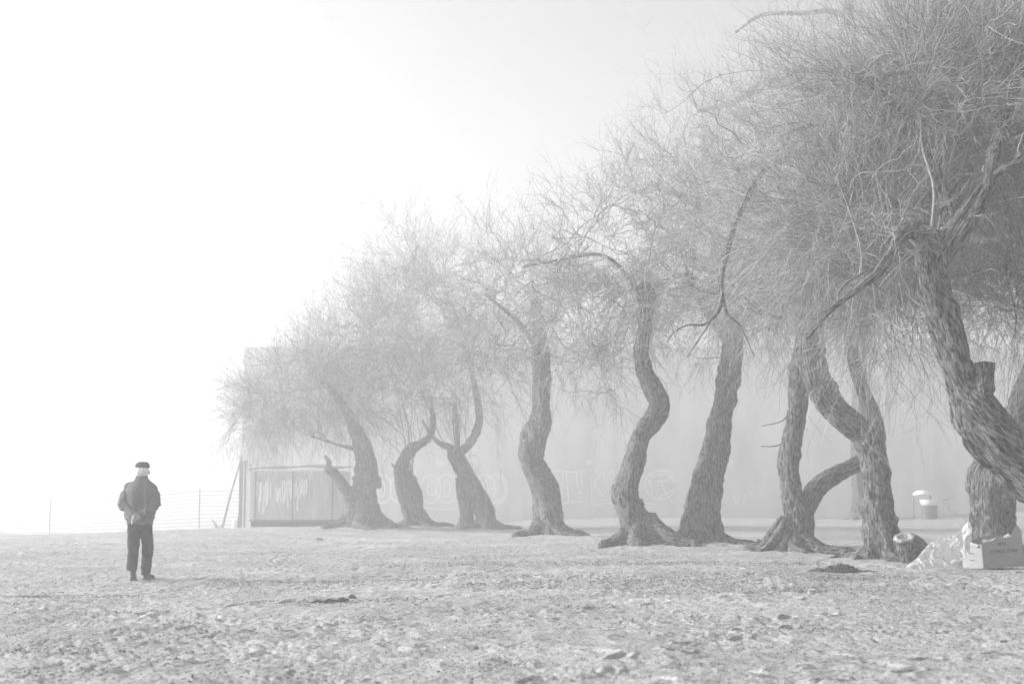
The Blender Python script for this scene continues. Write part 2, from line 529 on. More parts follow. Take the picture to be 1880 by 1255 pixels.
class Twigs:
    def __init__(s): s.V = []; s.F = []; s.T = []; s.n = 0
    def add(s, P, R0, R1, k=3, tone=None):
        N, S, _ = P.shape
        T = np.gradient(P, axis=1); T = nrm(T)
        ref = nrm(RG.normal(size=(N, 1, 3)))
        n = nrm(np.cross(T, ref)); b = np.cross(T, n)
        t = np.linspace(0, 1, S)[None, :, None]
        R = (R0[:, None, None] * (1 - t) + R1[:, None, None] * t)
        a = np.arange(k) / k * 2 * PI
        V = P[:, :, None, :] + R[..., None] * (np.cos(a)[None, None, :, None] * n[:, :, None, :] + np.sin(a)[None, None, :, None] * b[:, :, None, :])
        if tone is None: tone = RG.uniform(0, 1, N) ** 1.4
        s.T.append(np.repeat(tone, S * k))
        base = (np.arange(N) * S * k)[:, None, None]
        i = (np.arange(S - 1) * k)[None, :, None]; j = np.arange(k)[None, None, :]
        j2 = (j + 1) % k
        F = np.stack([base + i + j, base + i + j2, base + i + k + j2, base + i + k + j], -1).reshape(-1, 4)
        s.V.append(V.reshape(-1, 3)); s.F.append(F + s.n); s.n += N * S * k
    def build(s, parent):
        me = mesh_from('crown', np.vstack(s.V), np.vstack(s.F), True, [M['twig']], {'tone': ('FLOAT', np.concatenate(s.T))})
        return link('crown', me, parent)

def bezier(S, C, E, n):
    t = np.linspace(0, 1, n)[None, :, None]
    return (1 - t) ** 2 * S[:, None] + 2 * t * (1 - t) * C[:, None] + t * t * E[:, None]

def grow(O, D, L, steps, wig, out_c, out_r, up=0.0, outw=0.0, droop=0.0):
    N = len(O); P = np.empty((N, steps + 1, 3)); P[:, 0] = O; d = nrm(D)
    w_ = RG.normal(size=(N, 3)) * wig
    for i in range(steps):
        w_ = 0.6 * w_ + RG.normal(size=(N, 3)) * wig * .8
        q = (P[:, i] - out_c) / out_r
        tr = nrm(q) * outw
        rel = np.clip(q[:, 2:3], -1, 1)
        tr[:, 2] += (up * np.maximum(rel + .2, 0) - droop * np.maximum(-rel + .1, 0))[:, 0]
        d = nrm(d + w_ + tr)
        P[:, i + 1] = P[:, i] + d * (L / steps)[:, None]
    return P

def at_np(px, py, Y): return np.array(at(px, py, Y))

DENS = 1.0
def crown(parent, Y, src, blobs, nmaj, nsec, nter, ntw, tw=0.0035, droop=0.25, lean=(0, 0, 0), L3=0.85, L4=0.42, start=None):
    """src: (M,3) nodes on the limbs; blobs: (px,py,rx,ry,depth offset,depth radius,weight)"""
    tws = Twigs(); mpp = Y / FPX; droop *= .7
    sc_ = max(1.0, Y / 27); L3 *= sc_ ** .8; L4 *= sc_ ** .8
    if Y > 27: nter = int(nter * .5); ntw = int(ntw * .36); nsec = int(nsec * .8)
    elif Y > 22: ntw = int(ntw * .32); nter = int(nter * .50)
    else: ntw = int(ntw * .6)
    bsc = .75 if Y < 22 else (.7 if Y < 27 else .42)
    if Y > 27: nmaj = int(nmaj * 1.7)
    C = np.array([at_np(b[0], b[1], Y + b[4]) for b in blobs])
    Rr = np.array([[b[2] * mpp, b[5] * sc_, b[3] * mpp] for b in blobs])
    Wt = np.array([b[6] for b in blobs], float); Wt /= Wt.sum()
    def targets(n, lo, hi):
        k = RG.choice(len(blobs), n, p=Wt)
        d = nrm(RG.normal(size=(n, 3)))
        rad = RG.uniform(lo, hi, n)
        # uneven outline
        rad *= 1 + 0.22 * vnoise(d[:, 0] * 2.3 + k * 7, d[:, 1] * 2.3, d[:, 2] * 2.3, 31)
        return C[k] + d * Rr[k] * rad[:, None], k
    src = np.asarray(src)
    s0 = src if start is None else np.asarray(start)
    nodes = [src]; ndir = [np.tile([0, 0, 1.0], (len(src), 1))]
    # main boughs
    E, k = targets(nmaj, .35, .8)
    S = s0[RG.integers(0, len(s0), nmaj)]
    L = np.linalg.norm(E - S, axis=1)[:, None]
    Cc = S + (E - S) * .45 + np.array([0, 0, 1.0]) * L * .28 + RG.normal(size=(nmaj, 3)) * L * .13
    P = bezier(S, Cc, E, 16)
    tq = np.linspace(0, 1, 22)[None, :, None]
    P = bezier(S, Cc, E, 22)
    wob = sum(RG.normal(size=(nmaj, 1, 3)) * a_ * np.sin(tq * f_ + RG.uniform(0, 6, (nmaj, 1, 1))) for a_, f_ in ((.06, 6), (.03, 13), (.012, 24)))
    P = P + wob * np.minimum(1, tq * 4) * np.minimum(L[:, :, None], 2.5)
    tws.add(P, RG.uniform(.025, .05, nmaj) * bsc, RG.uniform(.007, .012, nmaj), 8, RG.uniform(0.1, .6, nmaj))
    nodes.append(P[:, 3:].reshape(-1, 3)); ndir.append(nrm(np.gradient(P, axis=1))[:, 3:].reshape(-1, 3))
    nd = np.vstack(nodes); dd = np.vstack(ndir)
    # branches
    E, k = targets(nsec, .25, 1.0)
    cand = RG.integers(0, len(nd), (nsec, 14))
    dist = np.linalg.norm(nd[cand] - E[:, None], axis=2)
    dist = np.where(dist < 0.5, 9 + dist, dist)
    pick = cand[np.arange(nsec), np.argmin(dist, 1)]
    S = nd[pick]
    L = np.linalg.norm(E - S, axis=1)[:, None]
    Cc = S + (E - S) * .4 + dd[pick] * L * .15 + np.array([0, 0, 1.0]) * L * .18 + RG.normal(size=(nsec, 3)) * L * .12
    P = bezier(S, Cc, E, 12)
    tq = np.linspace(0, 1, 12)[None, :, None]
    wob = sum(RG.normal(size=(nsec, 1, 3)) * a_ * np.sin(tq * f_ + RG.uniform(0, 6, (nsec, 1, 1))) for a_, f_ in ((.06, 6), (.035, 14)))
    P = P + wob * np.minimum(1, tq * 4) * np.minimum(L[:, :, None], 2)
    tws.add(P, .006 + .018 * RG.uniform(0, 1, nsec) ** 2, RG.uniform(.003, .005, nsec), 4)
    Td = nrm(np.gradient(P, axis=1))
    # branchlets
    i = RG.integers(0, nsec, nter); j = np.minimum(11, (RG.uniform(.15, 1, nter) ** .8 * 12).astype(int))
    O = P[i, j]; D = Td[i, j]; kk = k[i]
    out = nrm((O - C[kk]) / Rr[kk])
    D = nrm(D * .9 + out * .5 + RG.normal(size=(nter, 3)) * .55 + np.array(lean) * .6)
    L3_ = RG.uniform(.5, 1.25, nter) * L3
    P3 = grow(O, D, L3_, 8, .19, C[kk], Rr[kk], up=.14, outw=.10, droop=droop)
    tws.add(P3, RG.uniform(.0035, .0075, nter) * tw / .0035, np.full(nter, .0016) * tw / .0035, 3)
    T3 = nrm(np.gradient(P3, axis=1))
    # twigs
    i = RG.integers(0, nter, ntw); j = RG.integers(1, 9, ntw)
    O = P3[i, j]; D = T3[i, j]; kk = k[RG.integers(0, nsec, ntw)] if False else kk[i]
    D = nrm(D * 1.1 + RG.normal(size=(ntw, 3)) * .55)
    L4_ = RG.uniform(.35, 1.3, ntw) * L4
    P4 = grow(O, D, L4_, 5, .24, C[kk], Rr[kk], up=.12, outw=.08, droop=droop * 1.2)
    tws.add(P4, np.full(ntw, tw), np.full(ntw, tw * .4), 3)
    tws.build(parent)

def world_spec(spec, Y):
    """spec of (px, py, width px[, depth offset]) to world points and radii"""
    P = []; R = []
    for q in spec:
        y = Y + (q[3] if len(q) > 3 else 0)
        P.append(at_np(q[0], q[1], y)); R.append(q[2] * .5 * y / FPX)
    return P, R

GROUP = 'gnarled bare tamarisk trees in a receding row'
BASES = []
def tree(label, base, trunk, limbs=(), roots=(), blobs=(), name='gnarled_tree', seed=1, Yover=None, knots=3, step=.03, k=44,
         twist=.25, flare=.5, nmaj=14, nsec=120, nter=1500, ntw=9000, tw=.0035, group=GROUP, stubs=(), droop=.25, lean=(0, 0, 0), srcfrom=.75, rough=1.0, L3=.85, L4=.42):
    p = hit(*base); Y = Yover or p.y
    gz = float(G(p.x, Y))
    root = thing(name, label, 'tree', (0, 0, 0), group)
    BASES.append((p.x, Y, trunk[0][2] * .5 * Y / FPX))
    wd = Wood()
    P, R = world_spec(trunk, Y)
    # start the trunk a little below the ground
    P[0] = np.array([P[0][0], P[0][1], gz - .12])
    tp, tr, tt = wd.limb(P, R, step, k, seed, flare, knots, rough=rough, twist=twist)
    src = [tp[int(len(tp) * srcfrom):][::4]]
    starts = [tp[int(len(tp) * .93):][::4]]
    for li in limbs:
        Pl, Rl = world_spec(li[0], Y)
        if li[1] == 'ground': Pl[0][2] = float(G(Pl[0][0], Pl[0][1])) - .1
        if li[1] != 'ground': Rl[0] *= .6
        a, b, c = wd.limb(Pl, Rl, step, max(12, int(k * .6)), seed + 3, 0.25 if li[1] == 'ground' else 0, 1 if max(Rl) > .08 else 0, rough=rough * .8, twist=twist)
        if li[1] != 'dead':
            src.append(a[int(len(a) * .3):][::4])
            if li[1] != 't': starts.append(a[int(len(a) * .7):][::4])
    rq = np.random.default_rng(seed * 7)
    nr_ = 7 if Y < 36 else 5
    for q in range(nr_):
        a_ = 2 * PI * (q + rq.uniform(-.3, .3)) / nr_; rb = R[0] * .8; L_ = rq.uniform(.35, 1.0) * (1 + R[0]); r0 = R[0] * rq.uniform(.22, .36)
        pts = []; rd = []
        for t_ in (0, .12, .25, .45, .7, 1.0):
            aa = a_ + .35 * math.sin(t_ * 4 + q) * t_; dd = rb * (.1 + .9 * min(1, t_ * 4)) + L_ * t_
            x_, y_ = tp[6][0] + dd * math.cos(aa), tp[6][1] + dd * math.sin(aa)
            hgt_ = (.42 * (1 - t_ * 3) if t_ < .3 else .0) * (R[0] / .35)
            pts.append((x_, y_, float(G(x_, y_)) + max(hgt_, r0 * (1 - t_) * .75 + .035) - (.09 if t_ == 1.0 else 0))); rd.append(r0 * (1 - .75 * t_) + .008)
        wd.limb(pts, rd, max(step, .02), 22, seed + q, 0, 1, twist=1.0, rough=.8)
    for r in roots:
        Pl, Rl = world_spec(r, Y)
        for i_ in range(1, len(Pl)): Pl[i_][2] = max(Pl[i_][2], float(G(Pl[i_][0], Pl[i_][1])) + Rl[i_] * .35)
        Pl.append(Pl[-1] + (Pl[-1] - Pl[-2]) * .6); Pl[-1][2] = float(G(Pl[-1][0], Pl[-1][1])) - .03; Rl.append(Rl[-1] * .5)
        wd.limb(Pl, Rl, step * .8, 20, seed + 9, 0, 0, twist=1.5)
    wd.build(root)
    if blobs:
        crown(root, Y, np.vstack(src), blobs, nmaj, nsec, nter, ntw, tw, droop, lean, start=np.vstack(starts), L3=L3, L4=L4)
    # put the empty at the base and keep the parts where they are
    root.location = (P[0][0], P[0][1], gz)
    for c in root.children: c.location = (-P[0][0], -P[0][1], -gz)
    return root, Y

# nearest, leaning in from the right edge
tree('nearest leaning tree reaching in from the right edge, thick dark trunk with a sawn stub', (2060, 1085),
     [(2075, 1090, 120), (2040, 1010, 108), (1975, 935, 100), (1915, 882, 94), (1865, 838, 88), (1826, 796, 82), (1794, 752, 76), (1767, 706, 54),
      (1749, 645, 54), (1734, 590, 54), (1718, 545, 50), (1712, 500, 50), (1708, 462, 56)],
     limbs=[([(1712, 490, 58), (1705, 445, 46), (1680, 425, 26), (1655, 432, 20, -.1), (1638, 462, 17, -.2), (1612, 500, 15, -.3), (1575, 530, 12, -.4), (1530, 565, 7, -.4), (1500, 600, 4, -.4), (1480, 625, 1.5, -.4)], 't'),
            ([(1714, 500, 60), (1738, 450, 46), (1775, 400, 40), (1806, 350, 32), (1822, 290, 26), (1845, 210, 22, .3), (1875, 120, 18, .4), (1900, 20, 14, .5)], 'x'),
            ([(1730, 470, 34), (1742, 420, 26), (1730, 350, 20, .4), (1700, 270, 16, .8), (1640, 190, 12, 1.0), (1560, 130, 8, 1.0)], 'x'),
            ([(1815, 330, 22), (1870, 290, 16, -.4), (1960, 240, 12, -.6)], 'x'),
            ([(1798, 745, 46, -.1), (1805, 705, 38, -.14), (1808, 676, 33, -.16), (1808, 666, 32, -.16)], 'dead'),
            ([(1850, 858, 46, .05), (1812, 838, 34, 0), (1782, 812, 24, -.04), (1770, 790, 12, -.04)], 'dead')],
     blobs=[(1700, 190, 290, 250, 1.7, 2.0, 3), (1560, 420, 210, 210, 1.6, 1.4, 2.0), (1880, 250, 200, 330, 1.9, 1.9, 2.2), (1860, 570, 110, 110, 1.9, 1.0, .8), (1630, 600, 100, 100, 1.3, .8, .6)],
     seed=3, knots=5, step=.018, k=84, nmaj=26, nsec=360, nter=8000, ntw=52000, tw=.0028, srcfrom=.85, droop=.2, L3=1.45, L4=.5, flare=.3, rough=.6)

tree('stout tree behind the open cardboard box, bark deeply fissured, leaning right', (1822, 1030),
     [(1822, 1035, 96), (1822, 985, 84), (1820, 930, 80), (1822, 885, 78), (1832, 845, 66), (1852, 790, 52, .1), (1878, 735, 46, .2), (1905, 660, 40, .3), (1925, 560, 34, .4)],
     limbs=[([(1915, 640, 28, .3), (1890, 560, 20, .2), (1850, 480, 14, 0), (1800, 420, 9, 0)], 'x')],
     blobs=[(1880, 420, 190, 260, 1, 2.2, 2), (1800, 560, 120, 120, .6, 1.4, 1)], seed=14, knots=3, step=.02, k=80, flare=.12,
     nmaj=12, nsec=120, nter=1600, ntw=9000, tw=.0034)

tree('tree beside the sawn stump, trunk bent sharply to the left above its burred foot', (1622, 1032),
     [(1626, 1036, 72), (1620, 990, 60), (1612, 940, 54), (1608, 890, 50), (1603, 840, 50), (1585, 800, 50), (1555, 772, 46), (1524, 742, 46), (1504, 706, 44), (1495, 670, 42), (1492, 620, 38, .1), (1500, 540, 34, .1)],
     limbs=[([(1500, 560, 26, -.2), (1503, 450, 20, -1.2), (1490, 370, 15, -2), (1466, 300, 13, -2.3), (1425, 298, 12, -2.4), (1392, 325, 11, -2.4), (1350, 410, 10, -2.4), (1326, 500, 9, -2.4), (1324, 560, 8, -2.4), (1296, 594, 5, -2.4), (1262, 597, 3, -2.4), (1235, 612, 1.5, -2.4), (1220, 640, .8, -2.4)], 't'),
            ([(1328, 540, 7, -2.4), (1335, 575, 5, -2.4), (1360, 600, 3, -2.4), (1385, 655, 1.4, -2.4)], 't'), ([(1310, 582, 4, -2.4), (1285, 620, 3, -2.4), (1262, 655, 1.5, -2.4)], 't'),
            ([(1494, 640, 28), (1520, 540, 22, .3), (1580, 440, 16, .6), (1600, 320, 12, .8)], 'x'),
            ([(1630, 1030, 30, -.12), (1634, 1012, 32, -.16), (1634, 998, 14, -.14)], 'dead')],
     roots=[[(1600, 1000, 26, -.1), (1590, 1030, 16, -.2), (1578, 1042, 8, -.25)], [(1636, 1015, 18, -.1), (1642, 1032, 12, -.2), (1648, 1040, 6, -.2)]],
     blobs=[(1440, 330, 210, 290, 0, 2.6, 3), (1400, 540, 190, 130, 0, 1.9, 1.6), (1560, 560, 120, 110, .3, 1.4, 1)],
     seed=21, knots=5, step=.02, k=80, nmaj=20, nsec=260, nter=3800, ntw=22000, tw=.0033, flare=.22, L3=1.0)

tree('twin stemmed tree, one stem upright and one leaning out behind its neighbour, splayed roots', (1458, 1016),
     [(1456, 1020, 70), (1462, 985, 50), (1462, 950, 40), (1453, 900, 37), (1448, 850, 35), (1456, 800, 36), (1464, 750, 33), (1468, 700, 34), (1476, 640, 34), (1480, 570, 30)],
     limbs=[([(1484, 990, 34, .3), (1480, 945, 34, .3), (1490, 908, 36, .35), (1520, 878, 32, .45), (1560, 856, 28, .55), (1596, 838, 27, .6), (1613, 805, 26, .65), (1603, 762, 24, .65), (1582, 710, 22, .65), (1566, 655, 20, .65), (1568, 590, 18, .7), (1585, 500, 14, .8)], 'x'),
            ([(1458, 940, 26, -.1), (1475, 980, 26, -.14), (1490, 1005, 22, -.16), (1510, 1012, 10, -.18)], 'dead'),
            ([(1450, 806, 3), (1425, 818, 2, -.1), (1398, 819, 1.2, -.2)], 'dead'), ([(1454, 748, 3), (1436, 772, 2, -.1), (1398, 782, 1.2, -.2)], 'dead')],
     roots=[[(1445, 960, 20, -.15), (1425, 985, 18, -.25), (1405, 1003, 14, -.3), (1385, 1010, 7, -.3)], [(1452, 980, 22, -.2), (1436, 1005, 18, -.35), (1422, 1022, 10, -.4)],
            [(1470, 990, 24, -.2), (1468, 1010, 18, -.4), (1462, 1022, 10, -.5)], [(1440, 950, 16, -.1), (1415, 978, 12, -.1), (1395, 1005, 8, -.1)]],
     blobs=[(1340, 400, 190, 270, .5, 2.4, 3), (1420, 590, 140, 90, .3, 1.6, 1), (1560, 500, 130, 160, .8, 1.5, 1)],
     seed=33, knots=4, step=.02, k=72, nmaj=16, nsec=210, nter=3000, ntw=17000, tw=.0035, flare=.3, L3=.95)

tree('tree standing on stilt like props of root, trunk tapering upward to the right', (1288, 1002),
     [(1286, 1006, 74), (1284, 965, 64), (1290, 925, 54), (1298, 885, 50), (1310, 845, 48), (1319, 795, 40), (1327, 745, 37), (1336, 695, 40), (1345, 640, 34), (1352, 570, 28)],
     limbs=[([(1344, 640, 22), (1300, 570, 16, -.2), (1260, 500, 12, -.2)], 'x')],
     roots=[[(1280, 965, 16, -.3), (1290, 990, 13, -.5), (1300, 1006, 9, -.6)], [(1276, 975, 10, -.4), (1262, 992, 9, -.6), (1248, 1010, 6, -.7)], [(1310, 970, 14, -.2), (1318, 998, 10, -.3)]],
     blobs=[(1260, 400, 170, 250, .3, 2.4, 3), (1330, 570, 120, 90, 0, 1.5, 1), (1180, 560, 110, 110, 0, 1.5, .8)],
     seed=41, knots=5, step=.022, k=64, nmaj=16, nsec=190, nter=2900, ntw=17000, tw=.0034, flare=.2, L3=.95)

tree('S shaped tree with a swollen knee, its roots spreading over the sand', (1195, 1004),
     [(1190, 1008, 86), (1176, 975, 60), (1160, 940, 47), (1150, 905, 46), (1158, 868, 40), (1167, 835, 38), (1176, 800, 34), (1198, 772, 36), (1211, 742, 35), (1200, 712, 32), (1184, 680, 27), (1178, 640, 25), (1186, 590, 24), (1190, 520, 20)],
     limbs=[([(1160, 915, 30, .2), (1183, 958, 32, .05), (1212, 985, 28, -.05), (1238, 1000, 14, -.1)], 'dead'),
            ([(1150, 925, 30), (1136, 905, 22), (1126, 898, 10)], 'dead'),
            ([(1187, 590, 12), (1160, 520, 8, .1), (1110, 470, 6, .2), (1040, 475, 4, .2), (960, 490, 3, .2)], 'x')],
     roots=[[(1190, 990, 18, -.3), (1170, 1002, 12, -.5), (1140, 1010, 5, -.6)], [(1205, 990, 18, -.3), (1190, 1006, 12, -.6), (1168, 1012, 5, -.7)], [(1225, 996, 14, -.1), (1250, 1000, 8, -.2), (1275, 1002, 4, -.2)]],
     blobs=[(1140, 470, 190, 240, .2, 2.6, 3), (1050, 590, 150, 120, 0, 1.8, 1.2), (1110, 690, 110, 70, 0, 1.3, .7)],
     seed=52, knots=5, step=.022, k=64, nmaj=16, nsec=190, nter=2600, ntw=15000, tw=.0038, flare=.2, L3=.95)

tree('tree with a smooth grey trunk kinked to the left at mid height', (1005, 986),
     [(1006, 990, 56), (1006, 950, 44), (1003, 910, 42), (990, 872, 42), (976, 842, 38), (980, 806, 42), (992, 775, 40), (994, 735, 32), (994, 690, 30), (990, 630, 26), (985, 550, 20)],
     limbs=[([(992, 650, 14), (950, 590, 8, .2), (890, 540, 4, .2)], 'x')],
     roots=[[(1020, 975, 16, -.2), (1045, 986, 9, -.4), (1070, 992, 4, -.5)]],
     blobs=[(940, 540, 170, 180, .2, 2.8, 3), (900, 680, 150, 90, 0, 2, 1.2), (1020, 620, 100, 130, 0, 1.6, .8)],
     seed=63, knots=3, step=.026, k=56, nmaj=14, nsec=170, nter=2300, ntw=13000, tw=.0042, L3=1.0)

tree('tree on two splayed legs with a forked top, light showing between the legs', (870, 971),
     [(893, 974, 36), (890, 945, 32), (880, 915, 30), (862, 885, 30), (848, 858, 30), (838, 835, 28), (840, 820, 26)],
     limbs=[([(856, 972, 30, .1), (857, 940, 24, .1), (852, 905, 26, .05), (848, 875, 24)], 'ground'),
            ([(842, 832, 20, .6), (826, 821, 14, 1), (806, 812, 9, 1.6), (790, 796, 6, 2), (775, 770, 4, 2)], 'x'),
            ([(842, 832, 24), (862, 815, 17), (876, 788, 15), (880, 760, 13), (870, 700, 11), (850, 620, 9), (830, 560, 7)], 'x'),
            ([(840, 822, 16), (838, 790, 12), (835, 740, 9)], 'x')],
     roots=[[(902, 962, 14, -.2), (915, 972, 8, -.4)]],
     blobs=[(800, 560, 150, 160, .3, 2.8, 3), (860, 700, 120, 80, 0, 2, 1), (740, 480, 60, 80, 0, 1.4, .6)],
     seed=74, knots=3, step=.03, k=48, nmaj=13, nsec=180, nter=2700, ntw=15000, tw=.0045, L3=1.05)

tree('tree bowed left then arching right, ragged torn bark at its side', (762, 969),
     [(768, 973, 38), (760, 945, 30), (750, 918, 27), (740, 890, 24), (736, 865, 21), (742, 842, 19), (757, 822, 18), (776, 812, 14), (790, 800, 11), (796, 775, 8), (792, 740, 6)],
     limbs=[([(767, 950, 18, .1), (770, 915, 14, .1), (760, 885, 12, .1), (745, 865, 10)], 'x'), ([(738, 872, 10), (726, 858, 5), (718, 850, 2)], 'dead')],
     roots=[[(745, 935, 10, -.2), (750, 960, 9, -.3), (756, 970, 5, -.3)], [(785, 960, 12, -.2), (800, 971, 6, -.3)]],
     blobs=[(700, 630, 120, 110, .3, 2.6, 3), (780, 720, 100, 70, 0, 1.8, 1), (650, 740, 80, 60, 0, 1.6, .6)],
     seed=85, knots=3, step=.03, k=48, nmaj=13, nsec=180, nter=2700, ntw=15000, tw=.0047, L3=1.05)

tree('farthest broad based tree in front of the shed, with a dead snag reaching left', (664, 971),
     [(668, 975, 72), (666, 945, 58), (668, 905, 44), (672, 865, 42), (668, 832, 36), (658, 800, 26), (640, 760, 17), (612, 720, 12), (580, 690, 9)],
     limbs=[([(668, 930, 34, -.1), (645, 912, 26, -.2), (630, 890, 20, -.25), (615, 870, 17, -.3), (603, 862, 14, -.3), (604, 848, 8, -.3), (596, 836, 5, -.3)], 'dead'),
            ([(638, 972, 26, .1), (640, 940, 22, .1), (650, 915, 20, 0)], 'dead'),
            ([(664, 830, 14), (645, 822, 8), (620, 816, 5), (570, 800, 3)], 'x'),
            ([(672, 870, 26, .1), (690, 880, 16, .1), (697, 895, 8, .1)], 'dead')],
     roots=[[(655, 940, 14, -.3), (648, 960, 10, -.4), (640, 972, 6, -.4)], [(690, 950, 20, -.1), (704, 966, 12, -.2), (720, 972, 5, -.2)]],
     blobs=[(530, 725, 128, 92, 0, 2.6, 3), (600, 650, 90, 75, .3, 2, 1.5), (465, 775, 66, 58, 0, 1.5, 1.0), (650, 740, 80, 70, 0, 1.6, .7)],
     seed=96, knots=4, step=.03, k=52, nmaj=14, nsec=230, nter=3800, ntw=20000, tw=.0046, flare=.35, L3=1.0)

tree('tall far tree close to the wall, dim slender trunk seen between two nearer trunks', (1577, 956),
     [(1578, 960, 26), (1577, 900, 22), (1574, 820, 22), (1578, 700, 24), (1580, 560, 26), (1576, 400, 28), (1566, 260, 28), (1562, 140, 28), (1556, 20, 24), (1545, -90, 18)],
     limbs=[([(1563, 170, 20), (1500, 158, 17, .2), (1430, 150, 16, .2), (1385, 165, 14), (1340, 190, 10), (1280, 205, 7)], 'x'),
            ([(1556, 40, 12), (1530, 22, 10), (1480, 24, 8), (1400, 28, 7), (1350, 60, 4)], 'x'),
            ([(1570, 300, 18), (1640, 200, 14, .4), (1700, 80, 10, .5)], 'x'), ([(1574, 380, 16), (1490, 300, 12, .3), (1420, 280, 9, .4)], 'x')],
     blobs=[(1440, 170, 210, 180, .5, 3.5, 3), (1640, 120, 200, 200, 1, 3.5, 2), (1350, 330, 130, 120, 0, 2.6, 1)],
     seed=107, knots=2, step=.06, k=28, nmaj=22, nsec=260, nter=3300, ntw=18000, tw=.0058, flare=.2, L3=1.3, L4=.65, srcfrom=.5, droop=.08,
     group=None, name='tall_tree')

build_ground()

# ------------------------------------------------------------------ building, shed, fence
WY = 72.0
def wx_(px, y=WY): return (px - 940) / FPX * y
def zpx(py, y=WY): return at(940, py, y).z
def strips(lines, wpx, yoff, Y=WY):
    """flat painted strokes lying on a wall facing the camera"""
    b = MB()
    d = 0
    for L in lines:
        d += 1
        P = [at(px, py, Y) for px, py in L]
        # round the stroke with Catmull-Rom
        if len(P) > 2:
            q, _ = catmull([tuple(p) for p in P], [1] * len(P), .06); P = [Vector(p) for p in q]
        hw = wpx * .5 * Y / FPX
        V = []; F = []
        for i, p in enumerate(P):
            t = (P[min(i + 1, len(P) - 1)] - P[max(i - 1, 0)]); t.y = 0
            t = t.normalized() if t.length > 1e-6 else Vector((1, 0, 0))
            nn = Vector((-t.z, 0, t.x)) * hw
            yy = yoff - .0006 * d
            V += [(p.x + nn.x, yy, p.z + nn.z), (p.x - nn.x, yy, p.z - nn.z)]
        for i in range(len(P) - 1): F.append((2 * i, 2 * i + 1, 2 * i + 3, 2 * i + 2))
        b.add(V, F)
    return b

bl = thing('warehouse', 'long grey windowless building wall filling the background behind the trees', 'building', (wx_(1200), WY, 0))
def bp(o): o.location = (-wx_(1200), -WY, 0); return o
xl, xr = wx_(446), wx_(2500)
bx = MB(); bx.box(((xl + xr) / 2, WY + 8, 3.25), (xr - xl, 16, 10.5)); bp(bx.build('wall', M['wall'], bl, smooth=False))
bx = MB(); bx.box(((xl + xr) / 2, WY + 8, 8.56), (xr - xl + .04, 16.04, .12)); bp(bx.build('roof', M['wall'], bl, smooth=False))
for x in (xl + .16, xl + 17.4, xl + 34.9):
    bx = MB(); bx.box((x, WY - .02, 3.23), (.22, .03, 10.4)); bp(bx.build('pilaster', M['wall'], bl, smooth=False))
bub = []
def oval(cx, cy, rx, ry, a0=0, a1=360, n=14):
    return [(cx + rx * math.cos(math.radians(a0 + (a1 - a0) * i / n)), cy - ry * math.sin(math.radians(a0 + (a1 - a0) * i / n))) for i in range(n + 1)]
for cx, ch in ((700, 'U'), (735, 'U'), (790, 'G'), (820, 'U'), (858, 'O'), (890, 'U'), (908, 'B')):
    bub.append(oval(cx, 897, 19 if ch != 'O' else 16, 26))
    if ch in 'UO': bub.append(oval(cx, 897, 6, 16))
    if ch == 'G': bub.append([(cx + 8, 885), (cx - 4, 886), (cx - 4, 906), (cx + 9, 906), (cx + 9, 898)])
    if ch == 'B': bub.append([(cx - 10, 876), (cx - 10, 918)]); bub.append([(cx - 10, 897), (cx + 8, 896)])
bub.append(oval(820, 900, 112, 34, 200, 340, 24)); bub.append(oval(905, 897, 26, 32, -70, 70, 12))
bp(strips(bub, 2.2, WY - .004).build('graffiti', M['paint'], bl, smooth=False))
tagl = [[(1018, 862), (1052, 866), (1080, 862)], [(1034, 866), (1030, 925)], [(1040, 866), (1044, 922)], [(1058, 864), (1060, 895)], [(1066, 864), (1068, 890)],
        [(1084, 858), (1086, 920)], [(1092, 860), (1102, 872), (1092, 885), (1108, 912)], [(1104, 860), (1110, 880)], [(1112, 884), (1124, 862), (1130, 886)],
        [(1136, 890), (1132, 864)], [(1120, 878), (1140, 876)], [(1034, 890), (1042, 900), (1036, 912)], [(1060, 905), (1068, 902), (1064, 916)],
        [(1026, 926), (1060, 920), (1100, 926), (1135, 918)], oval(1212, 890, 28, 26, 20, 330, 18), oval(1214, 884, 22, 14, 0, 200, 12), [(1190, 870), (1215, 862), (1236, 868), (1226, 880), (1200, 884)],
        [(1194, 880), (1198, 908)], [(1214, 886), (1222, 905), (1236, 924)], [(1206, 915), (1224, 905), (1240, 898)], [(1180, 922), (1205, 926)], [(1345, 905), (1352, 925), (1358, 908)], [(1364, 924), (1368, 906)]]
bp(strips(tagl[:-2], 2.0, WY - .004).build('graffiti', M['paint'], bl, smooth=False))
for q in tagl[-2:]: bp(strips([q], 2.0, WY - .004).build('graffiti', M['paint'], bl, smooth=False))
for i, (px, py) in enumerate(((808, 850), (1082, 848), (1342, 848))):
    b = MB(); b.box((0, 0, 0), (.38, .02, .25))
    p = at(px, py, WY)
    o = b.build('wall_sign', M['plate'], smooth=False, loc=(p.x, WY - .045, p.z))
    tag(o, ['small white plate on the wall above the bubble graffiti', 'small white plate on the wall above the angular graffiti', 'small white plate on the wall beside the trunk tapering to the right'][i], 'sign', 'small white plates on the wall')

